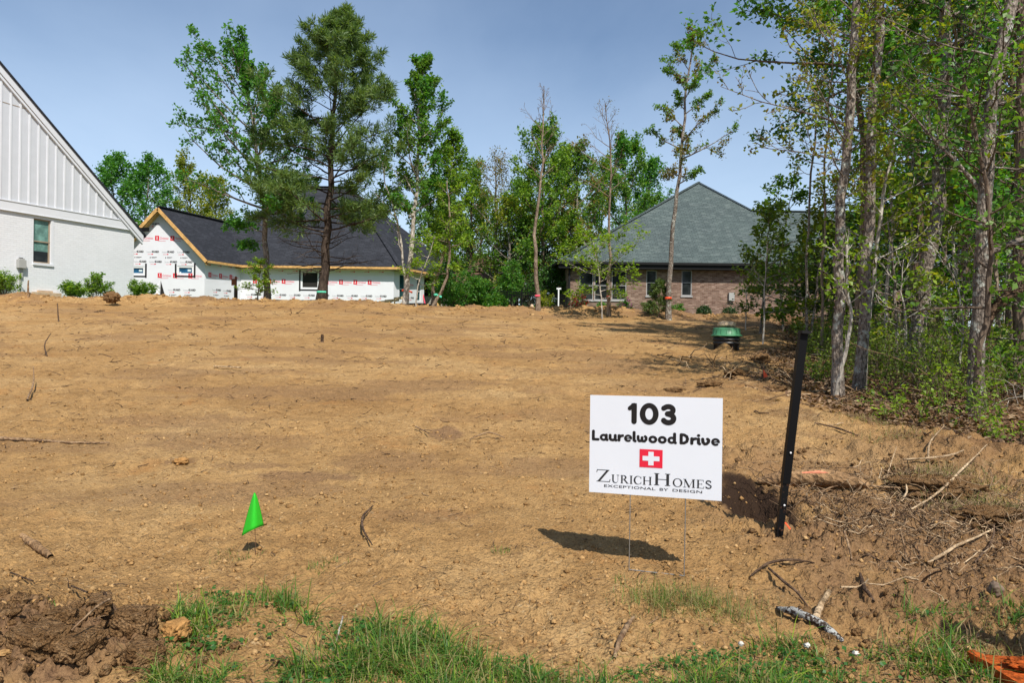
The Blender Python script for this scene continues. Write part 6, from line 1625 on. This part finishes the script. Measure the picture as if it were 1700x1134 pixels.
ST = [
 ('branch', 'long thin pale branch lying flat at the left frame edge', [(-30, 730), (40, 733), (110, 738), (182, 738)], [.012, .014, .010, .006], M_root, .012),
 ('branch', 'arched dark twig left of the centre in the foreground dirt', [(619, 845, .01), (600, 868, .02), (601, 890, .02), (618, 912, .01)], [.004, .007, .006, .003], M_twigdark, .006),
 ('stick', 'short dark stick lying left above the clay clods', [(18, 958, .01), (55, 972, .01)], [.004, .003], M_twigdark, .006),
 ('stick', 'short dark stick above the rock, pointing down right', [(118, 984, .01), (145, 997, .01)], [.0035, .003], M_twigdark, .005),
 ('stick', 'dark stick lying against the largest clay clod', [(172, 1010, .02), (200, 1042, .02)], [.005, .004], M_twigdark, .01),
 ('stick', 'pale bent stick crossing the dark clods at the bottom left', [(118, 1092, .05), (160, 1066, .08), (182, 1048, .07)], [.003, .004, .004], M_root, .03),
 ('stick', 'grey stick standing in the grass at the bottom', [(558, 1078, .0), (569, 1034, .0)], [.004, .003], M_bark_pale, .02),
 ('stick', 'brown half-buried stick near the left edge, above the dark sticks', [(36, 890, .0), (60, 912, .01), (84, 928, .0)], [.012, .022, .014], M_logsoil, .003),
 ('forked_twig', 'pale forked twig lying in the middle of the lot', [(780, 733, .01), (812, 726, .04), (838, 731, .01)], [.004, .008, .004], M_root, .01),
 ('stick', 'short pale stick left of the mauve damp patch', [(690, 714, .02), (712, 726, .02)], [.007, .005], M_root, .012),
 ('stick', 'pale crooked stick in the middle distance, left half', [(355, 613, .02), (400, 617, .04)], [.010, .010], M_rootpale, .02),
 ('twig', 'curved pale twig standing at the left, in the middle distance', [(45, 668, .02), (57, 648, .10), (55, 640, .22)], [.010, .010, .005], M_root, .0),
 ('twig', 'thin dark twig poking up in the far dirt at the left', [(97, 534, .0), (95, 533, .45)], [.018, .012], M_twigdark, .0),
 ('stub', 'dark upright stub in the far dirt, left of the centre', [(535, 569, -.02), (535, 568, .16)], [.035, .03], M_twigdark, .0),
 ('stick', 'crooked stick standing on the far berm before the white wall', [(48, 494, -.1), (46, 493, .35), (47, 493, .52)], [.035, .03, .02], M_root, .0),
 ('twig', 'thin dark twig standing up at the left, before the berm', [(78, 592, .0), (72, 585, .12), (84, 578, .26)], [.012, .010, .007], M_twigdark, .0),
 ('root', 'pale smooth root arching up near the right edge of the dirt', [(1541, 772, .0), (1541, 750, .05), (1552, 738, .06), (1567, 728, .08)], [.009, .008, .007, .004], M_rootpale, .01),
 ('root', 'pale straight root lying in the root tangle', [(1500, 775, .02), (1545, 774, .03), (1585, 770, .05), (1600, 767, .07)], [.006, .009, .008, .004], M_rootpale, .02),
 ('root', 'longest pale root, running diagonally through the tangle at the right', [(1512, 856, .02), (1560, 838, .05), (1590, 815, .09), (1612, 795, .10), (1638, 770, .13)], [.004, .008, .008, .006, .004], M_rootpale, .01),
 ('root', 'short hooked root in the middle of the tangle', [(1496, 845, .01), (1506, 836, .05), (1504, 828, .06)], [.006, .007, .004], M_rootpale, .01),
 ('root', 'thin root rising from the log, leaning right', [(1468, 806, .0), (1478, 786, .06), (1488, 768, .12)], [.005, .004, .003], M_rootpale, .0),
 ('root', 'brown root running across below the tangle', [(1330, 835, .0), (1390, 812, .02), (1450, 815, .02), (1520, 822, .02), (1550, 834, .0)], [.003, .006, .006, .006, .003], M_root, .008),
 ('root', 'dark forked root below the black post', [(1245, 962, .0), (1275, 945, .02), (1325, 940, .015), (1352, 940, .0)], [.004, .007, .006, .003], M_twigdark, .006),
 ('root', 'dark root running down right from the forked one', [(1276, 950, .01), (1302, 978, .02), (1325, 996, .02), (1342, 1012, .0)], [.005, .007, .006, .004], M_twigdark, .006),
 ('root', 'thick dark root ending near the lichen root', [(1428, 960, .01), (1432, 985, .02), (1450, 1010, .0)], [.006, .011, .006], M_twigdark, .006),
 ('root', 'brown root standing below the log at the right of the post', [(1402, 892, .02), (1408, 915, .02), (1414, 932, .0)], [.005, .006, .004], M_root, .006),
 ('root', 'pale stick pointing down left toward the lichen root', [(1395, 990, .02), (1430, 986, .02), (1442, 978, .03)], [.004, .004, .003], M_rootpale, .006),
 ('root', 'pale tapered root lying above the stone at the right', [(1540, 940, .0), (1590, 918, .02), (1632, 900, .03), (1648, 894, .03)], [.008, .008, .006, .003], M_rootpale, .006),
 ('root', 'dark hooked root left of the stone at the right edge', [(1618, 940, .01), (1640, 922, .03), (1652, 908, .06), (1650, 898, .08)], [.005, .006, .005, .003], M_twigdark, .005),
 ('branch', 'dark thin branch lying in the dirt below the edge of the wood', [(1352, 706, .01), (1385, 714, .02), (1424, 726, .0)], [.006, .010, .006], M_twigdark, .008),
 ('branch', 'pale stripped branch lying on the litter at the edge of the wood', [(1375, 678, .02), (1400, 668, .04), (1428, 662, .06)], [.006, .008, .005], M_root, .01),
 ('root', 'brown sinuous root lying in the bottom dirt left of the sign shadow', [(1020, 1096, .0), (1028, 1075, .01), (1040, 1050, .01), (1052, 1030, .0)], [.006, .010, .011, .006], M_root, .004),
]
for i, (nm, lb_, pts, rad, mt, lf) in enumerate(ST):
    px_tube(nm, lb_, 'root' if nm == 'root' else 'stick', pts, rad, mt, lf, 7, seed=i)
# orange chunk of bark at the bottom right corner
oc = on(1672, 1128); oq = empty('orange_bark_chunk', oc, 0, 'bright orange broken bark chunk at the bottom right corner', 'bark chunk')
edge = [(-.17, .10), (-.13, .125), (-.09, .105), (-.07, .125), (-.02, .085), (.03, .06), (.09, .055), (.20, .05), (.34, .02), (.36, -.14), (.1, -.2), (-.12, -.16), (-.15, -.05), (-.135, .0), (-.16, .05)]
mb = MB(); mb.slab([np.array([x_ * .8 + .05, y_ * .8 - .01, .02 + .03 * (y_ + .1) + .01 * math.sin(x_ * 30)]) for x_, y_ in edge], .03); mb.build('bark_plate', M_orangeclay, oq)
lump('splinter', None, (.05, -.04, .045), (.16, .08, .03), M_orangeclay, 77, None, 4, .4, 3, parent=oq)
# unseen wooden post, added past the right edge to shade a band of grass
mb = MB(); mb.box(2.16, 2.27, 1.55, 1.66, -.2, 1.62); tag(mb.build('unseen_post', M_lumber_pale), 'unseen square wooden post just beyond the right frame edge, added for its shadow', 'post')
# board on a stake beside the wrapped house
b = at(391, 495, 28.5); bs = empty('staked_board', b, 0, 'rusty brown board on a dark stake in front of the wrapped side wall', 'stake')
mb = MB(); a1_ = at(389, 478, 28.5) - b; a2_ = at(394, 497, 28.5) - b; mb.box(a1_[0], a2_[0], -.03, .03, a2_[2] - .3, a1_[2]); mb.build('stake', M_stakedark, bs)
mb = MB(); a1_ = at(385, 463, 28.5) - b; a2_ = at(392, 474, 28.5) - b; mb.box(a1_[0], a2_[0], -.05, -.032, a2_[2], a1_[2]); mb.box(a2_[0] - .04, a2_[0] + .02, -.03, .03, a2_[2] - .1, a1_[2] + .1); mb.build('board', M_stake, bs)
# lumber scraps by the silt fence
for i, (px_, py_, w_, lb_) in enumerate([(650, 500, .5, 'pale scrap lumber lying at the foot of the wrapped wall, left piece'), (662, 496, .35, 'stub of scrap lumber on the pile left of the twin-trunk tree'), (640, 502, .45, 'long pale scrap board by the silt fence')]):
    q = at(px_, py_, 28.2); mb = MB(); mb.beam(q + [-w_ / 2, 0, 0], q + [w_ / 2, .2, .06], .12, .10); tag(mb.build('scrap_board', M_lumber_pale), lb_, 'board')
# ribbons tied to trunks
def ribbon(px_, py_, d, r, mat, lb_, tail=True):
    c = at(px_, py_, d); mb = MB(); mb.lathe([(r, -.035), (r + .012, -.02), (r + .012, .02), (r, .035)], (0, 0, 0), 14, cap=False)
    if tail: mb.slab([(r, -r * .8, .01), (r + .18, -r, -.05), (r + .16, -r, -.12), (r, -r * .8, -.04)], .004, 0, (0, 1, 0))
    o = mb.build('ribbon', mat); o.location = tuple(c); tag(o, lb_, 'ribbon')
ribbon(534.5, 485, 26.6, .185, M_greenr, 'mint green ribbon round the foot of the dark pine', False)
ribbon(672.5, 482, 26.4, .115, M_orange, 'red orange ribbon on the twin-trunk tree')
ribbon(892.3, 491, 25.5, .085, M_pinkr, 'pink ribbon round the bare tree in front of the black fence', False)
ribbon(1011, 492, 25.0, .072, M_orange, 'orange ribbon round the bare tree before the triple window', False)
ribbon(1109.5, 495, 24.6, .105, M_orange, 'orange ribbon round the tall thin oak', False)
ribbon(723, 489, 26.2, .06, M_greenr, 'mint green ribbon on the dark leaning trunk')

# ------------------------------------------------------------------ loose clods and crumbs
rng = np.random.default_rng(5)
def scatter(n, y0, y1, pw, umax=.85):
    y = y0 + (y1 - y0) * rng.uniform(0, 1, n) ** pw; x = rng.uniform(-umax, umax, n) * (y + .3); return x, y
def rocks(name, x, y, size, mat, k, sink=.2, fl=.75, fine=True):
    v0, f0 = ICO[k]; n = len(x); z = G(x, y, fine) + size * (.5 - sink) * fl
    sc3 = size[:, None] * rng.uniform(.6, 1.25, (n, 3)) * np.array([1, 1, fl]) * .5
    a = rng.uniform(0, 6.28, n); v = v0[None] * (1 + rng.uniform(-.40, .32, (n, len(v0), 1))) * sc3[:, None]
    c, s = np.cos(a)[:, None], np.sin(a)[:, None]
    v = np.stack([v[..., 0] * c - v[..., 1] * s + x[:, None], v[..., 0] * s + v[..., 1] * c + y[:, None], v[..., 2] + z[:, None]], -1)
    f = f0[None] + (np.arange(n) * len(v0))[:, None, None]
    return v.reshape(-1, 3), f.reshape(-1, 3)
parts = []
x, y = scatter(19000, 1.9, 8, 1.5); k = fbm(x * 1.3, y * 1.3, 33, 3) + rng.uniform(-.12, .12, len(x)) + .12 * sst(.9, 1.6, x) > .50; x, y = x[k], y[k]
parts.append(rocks('c', x, y, .006 + .026 * rng.uniform(0, 1, len(x)) ** 2.4, M_clod, 0, .38))
x, y = scatter(240, 1.9, 7, 1.3); k = rough_map(x, y) + rng.uniform(-.4, .4, len(x)) > .9; x, y = x[k], y[k]
parts.append(rocks('c', x, y, .022 + .04 * rng.uniform(0, 1, len(x)) ** 3, M_clod, 2, .46, .6))
x, y = scatter(4200, 5, 24, 1.0, .75); parts.append(rocks('c', x, y, .012 + .045 * rng.uniform(0, 1, len(x)) ** 4, M_clod, 0, .42, .6))
x = rng.uniform(-19, 9, 1500); y = berm_y(x) + rng.normal(size=1500) * .55; parts.append(rocks('c', x, y, .03 + .13 * rng.uniform(0, 1, 1500) ** 4, M_clod, 1, .4))
v, f = merge(parts); o = link('loose_clods', arr_mesh('loose_clods', v, f, M_clod)); tag(o, 'loose crumbs and clods of tan clay over the graded lot', 'clods', kind='stuff')
x = -1.66 + rng.normal(size=900) * .30; y = 2.36 + rng.normal(size=900) * .17
v, f = rocks('c', x, y, .008 + .05 * rng.uniform(0, 1, 900) ** 4, M_darkclod, 1); o = link('dark_crumbs', arr_mesh('dark_crumbs', v, f, M_darkclod)); tag(o, 'dark clay crumbs round the clods at the bottom left', 'clods', kind='stuff')

x = rng.uniform(1.0, 3.6, 900); y = rng.uniform(2.5, 6.0, 900); k = (fbm(x * 1.8, y * 1.8, 97, 4) > .44) & (x - .05 * y > 1.0); x, y = x[k], y[k]
v, f = rocks('c', x, y, .010 + .06 * rng.uniform(0, 1, len(x)) ** 3, M_darkclod, 1, .32); o = link('churned_clods', arr_mesh('churned_clods', v, f, M_darkclod)); tag(o, 'brown clods churned up in the dirt at the right of the sign', 'clods', kind='stuff')
# twigs and root bits over the lot
def twigs(name, x, y, L, r, up, mats, lb_, m_=4, k_=3, cat='twigs', curl=.25):
    n = len(x); a = rng.uniform(0, 6.28, n); z = G(x, y, True) + .006
    D = np.stack([np.cos(a), np.sin(a), up * rng.uniform(0, 1, n)], 1); D = nrm(D) * L[:, None]
    t = np.linspace(0, 1, m_)[None, :, None]
    P = np.stack([x, y, z], 1)[:, None] + D[:, None] * (t - .2) + np.cumsum(rng.normal(size=(n, m_, 3)), 1) * L[:, None, None] * curl / m_
    gz = G(P[..., 0].ravel(), P[..., 1].ravel(), True).reshape(n, m_); P[..., 2] = np.maximum(P[..., 2], gz + r[:, None] * .3)
    v, f = tubes(P, r[:, None] * np.linspace(1, .5, m_)[None], k_)
    mi = np.repeat(rng.integers(0, len(mats), n), len(f) // n)
    o = link(name, arr_mesh(name, v, f, mats, mi)); return tag(o, lb_, cat, kind='stuff')
x, y = scatter(4600, 2.2, 26, 1.25, .74); k = x < woods_edge(y); x, y = x[k], y[k]; n = len(x)
L = (.012 + .10 * rng.uniform(0, 1, n) ** 3) * np.clip(y / 5, .8, 3.2)
twigs('ground_twigs', x, y, L, .0012 + .0007 * y * rng.uniform(.3, 1, n) ** 2, .35, [M_twigdark, M_root, M_root, M_twigdark], 'small roots and twigs strewn over the graded dirt')
cen = [on(1470, 835), on(1560, 815), on(1640, 835), on(1400, 850), on(1520, 870), on(1600, 900), on(1450, 930)]
x = np.concatenate([c[0] + rng.normal(size=170) * .42 for c in cen]); y = np.concatenate([c[1] + rng.normal(size=170) * .38 for c in cen])
k = x > 1.75 ; x, y = x[k], y[k]; n = len(x)
twigs('root_tangle', x, y, .06 + .30 * rng.uniform(0, 1, n) ** 2, .0015 + .0035 * rng.uniform(0, 1, n) ** 2, .5, [M_root, M_rootpale, M_root, M_twigdark], 'matted tangle of thin roots in the dirt at the right', 7, 4, 'roots', .7)
x = 4.1 + rng.normal(size=260) * .7; y = 10.8 + rng.normal(size=260) * 2.0
twigs('wood_edge_debris', x, y, .15 + .4 * rng.uniform(0, 1, 260) ** 2, .004 + .01 * rng.uniform(0, 1, 260) ** 2, .5, [M_root, M_twigdark, M_rootpale], 'broken roots and bark strewn between the lot and the wood', 5, 4, 'debris', .5)

# ------------------------------------------------------------------ grass
def to_px(x, y, z):
    return CX + F * x / y, CY - F * (z - CAMZ) / y + ROLL * F * x / y
def blades(name, x, y, L, w, mats, lb_, mw=None, lean=.5, cat='grass', z=None, droop=.5):
    n = len(x); z = G(x, y, True) - .004 if z is None else z
    a = rng.uniform(0, 6.28, n); D = np.stack([np.cos(a), np.sin(a), np.zeros(n)], 1); S = np.stack([-np.sin(a + rng.normal(size=n) * .6), np.cos(a), np.zeros(n)], 1)
    ln = rng.uniform(.1, 1, n) * lean; B = np.stack([x, y, z], 1); pts = []
    for t in (0, .35, .7, 1.0):
        h = L * (t - droop * ln * t * t); o_ = L * ln * (t ** 1.8)
        c = B + D * o_[:, None] + np.array([0, 0, 1]) * h[:, None]; ww = (w * (1 - t ** 2 * .97) * .5)[:, None]
        pts += [c - S * ww, c + S * ww]
    v = np.stack(pts, 1).reshape(-1, 3); i = (np.arange(n) * 8)[:, None]
    f = np.concatenate([i + [0, 1, 3, 2], i + [2, 3, 5, 4], i + [4, 5, 7, 6]], 1).reshape(-1, 4)
    mi = np.repeat(rng.choice(len(mats), n, p=mw), 3)
    o = link(name, arr_mesh(name, v, f, mats, mi)); return tag(o, lb_, cat, kind='stuff')
def grass_density(px, py):
    nz = fbm(px / 55, py / 24, 201, 4)
    edge = np.interp(px, [-200, 245, 262, 300, 345, 430, 500, 545, 600, 680, 735, 760, 860, 905, 960, 1020, 1080, 1150, 1220, 1330, 1410, 1500, 1560, 1700, 1900],
                     [1400, 1200, 1075, 1010, 985, 990, 1000, 1050, 1040, 1030, 1045, 1085, 1098, 1110, 1150, 1125, 1108, 1090, 1076, 1072, 1085, 1095, 1110, 1120, 1100])
    d = sst(-6, 16, py - edge)
    d = d * (1 - .96 * np.exp(-(((px - 425) / 75) ** 2 + ((py - 1052) / 24) ** 2))) * (1 - .85 * np.exp(-(((px - 500) / 60) ** 2 + ((py - 1100) / 18) ** 2)))
    d = d * (1 - .9 * np.exp(-(((px - 285) / 28) ** 2 + ((py - 1062) / 22) ** 2)))
    d = d * np.where(px < 560, sst(.40, .56, nz + .02), .12 + .88 * sst(.36, .52, nz + .04))
    d = d * np.where(px > 1380, .45, 1)
    d2 = .55 * sst(.48, .60, nz) * sst(1480, 1540, px) * sst(0, 15, py - (1000 + .10 * (px - 1500)))
    return np.maximum(d, d2)
n = 124000
x = rng.uniform(-2.0, 2.4, n); y = rng.uniform(1.75, 3.3, n); z = G(x, y, False)
px, py = to_px(x, y, z); k = rng.uniform(size=n) < grass_density(px, py) * .78; x, y = x[k], y[k]; n = len(x)
tall = .45 + 1.3 * sst(.38, .62, fbm(x * 5, y * 5, 230, 3))
blades('grass', x, y, tall * (.022 + .080 * rng.uniform(0, 1, n) ** 2.2), .0028 + .0030 * rng.uniform(0, 1, n), [M_grass, M_straw, M_fresh], 'patchy green grass along the bottom of the lot', [.62, .25, .13], 1.5)
tx = []
for px_, py_, s_, c_ in [(540, 935, .045, 60), (524, 948, .03, 50), (832, 918, .03, 50), (384, 926, .05, 60), (1560, 1010, .05, 60), (270, 1010, .02, 10), (88, 1005, .004, 5), (1032, 965, .03, 25), (420, 990, .03, 40), (1620, 1010, .08, 80), (1680, 1030, .08, 90)]:
    b = on(px_, py_); tx.append(np.stack([b[0] + rng.normal(size=c_) * s_, b[1] + rng.normal(size=c_) * s_ * .8], 1))
tx = np.concatenate(tx); blades('grass_tufts', tx[:, 0], tx[:, 1], rng.uniform(.015, .05, len(tx)), rng.uniform(.002, .004, len(tx)), [M_grass, M_straw], 'tiny tufts of grass scattered in the dirt', [.5, .5], 1.0)
n = 900; c = [on(1110, 1000), on(1165, 1005), on(1200, 1020), on(1080, 1000)]
x = np.concatenate([q[0] + rng.normal(size=n // 4) * .085 for q in c]); y = np.concatenate([q[1] + rng.normal(size=n // 4) * .07 for q in c])
blades('wispy_grass', x, y, rng.uniform(.03, .14, len(x)), rng.uniform(.0015, .003, len(x)), [M_straw, M_grass], 'wispy half-dry grass below the yard sign', [.6, .4], 1.3, droop=.75)
cl = []
for px_, py_, sx2, sy2, c_, hh_ in [(1575, 800, .20, .16, 1500, .10), (1530, 800, .14, .10, 500, .06), (1655, 862, .20, .10, 1500, .06), (1440, 700, .15, .10, 350, .05), (1500, 725, .2, .1, 300, .04), (1390, 672, .1, .1, 120, .0), (1610, 1075, .12, .08, 300, .0)]:
    b = on(px_, py_); xx = b[0] + rng.normal(size=c_) * sx2; yy_ = b[1] + rng.normal(size=c_) * sy2
    hz_ = hh_ * np.exp(-(((xx - b[0]) / sx2) ** 2 + ((yy_ - b[1]) / sy2) ** 2) * .5) * rng.uniform(.2, 1, c_); cl.append(np.stack([xx, yy_, G(xx, yy_) + hz_], 1))
cl = np.concatenate(cl)
blades('uprooted_sod', cl[:, 0], cl[:, 1], rng.uniform(.05, .16, len(cl)), rng.uniform(.0025, .0045, len(cl)), [M_straw, M_root, M_grass], 'matted clumps of uprooted dry sod at the right', [.42, .52, .06], 2.2, cat='sod', z=cl[:, 2], droop=1.0)
n = 60000
x = rng.uniform(-1.5, 2.2, n); y = rng.uniform(1.8, 3.0, n); px, py = to_px(x, y, G(x, y, False)); k = (rng.uniform(size=n) < grass_density(px, py) * .22) & (fbm(x * 3, y * 3, 210, 2) > .45); x, y = x[k], y[k]
A = np.stack([x, y, G(x, y) + rng.uniform(.004, .028, len(x))], 1); v, f = leaves(A, .017, rng, .85, 1.5, .4, .1)
o = link('clover', arr_mesh('clover', v, f, M_clover)); tag(o, 'low clover leaves between the grass blades', 'clover', kind='stuff')
n = 5200; x = rng.uniform(-1.6, 2.3, n); y = rng.uniform(1.8, 3.1, n); px, py = to_px(x, y, G(x, y, False)); k = (py > np.interp(px, [-100, 250, 400, 560, 900, 1200, 1500, 1750], [1300, 1060, 975, 1025, 1080, 1000, 980, 990])) & (fbm(x * 4, y * 4, 260, 3) > .45); x, y = x[k], y[k]
blades('dead_thatch', x, y, rng.uniform(.03, .09, len(x)), rng.uniform(.0018, .0035, len(x)), [M_straw, M_root], 'dead straw thatch lying between the grass tufts', [.8, .2], 3.0, droop=.98)
for i, (px_, py_, lb_) in enumerate([(1340, 1093, 'larger white clover bloom in the grass at the lower right'), (1230, 1090, 'white clover bloom in the grass below the wispy patch'), (1420, 1105, 'small white clover bloom near the lichen root')]):
    b = on(px_, py_); o = lump('clover_bloom', lb_, b + [0, 0, .04], (.017, .017, .014), M_cloverf, 90 + i, 'flower', 3, .9, 6, smooth=False)
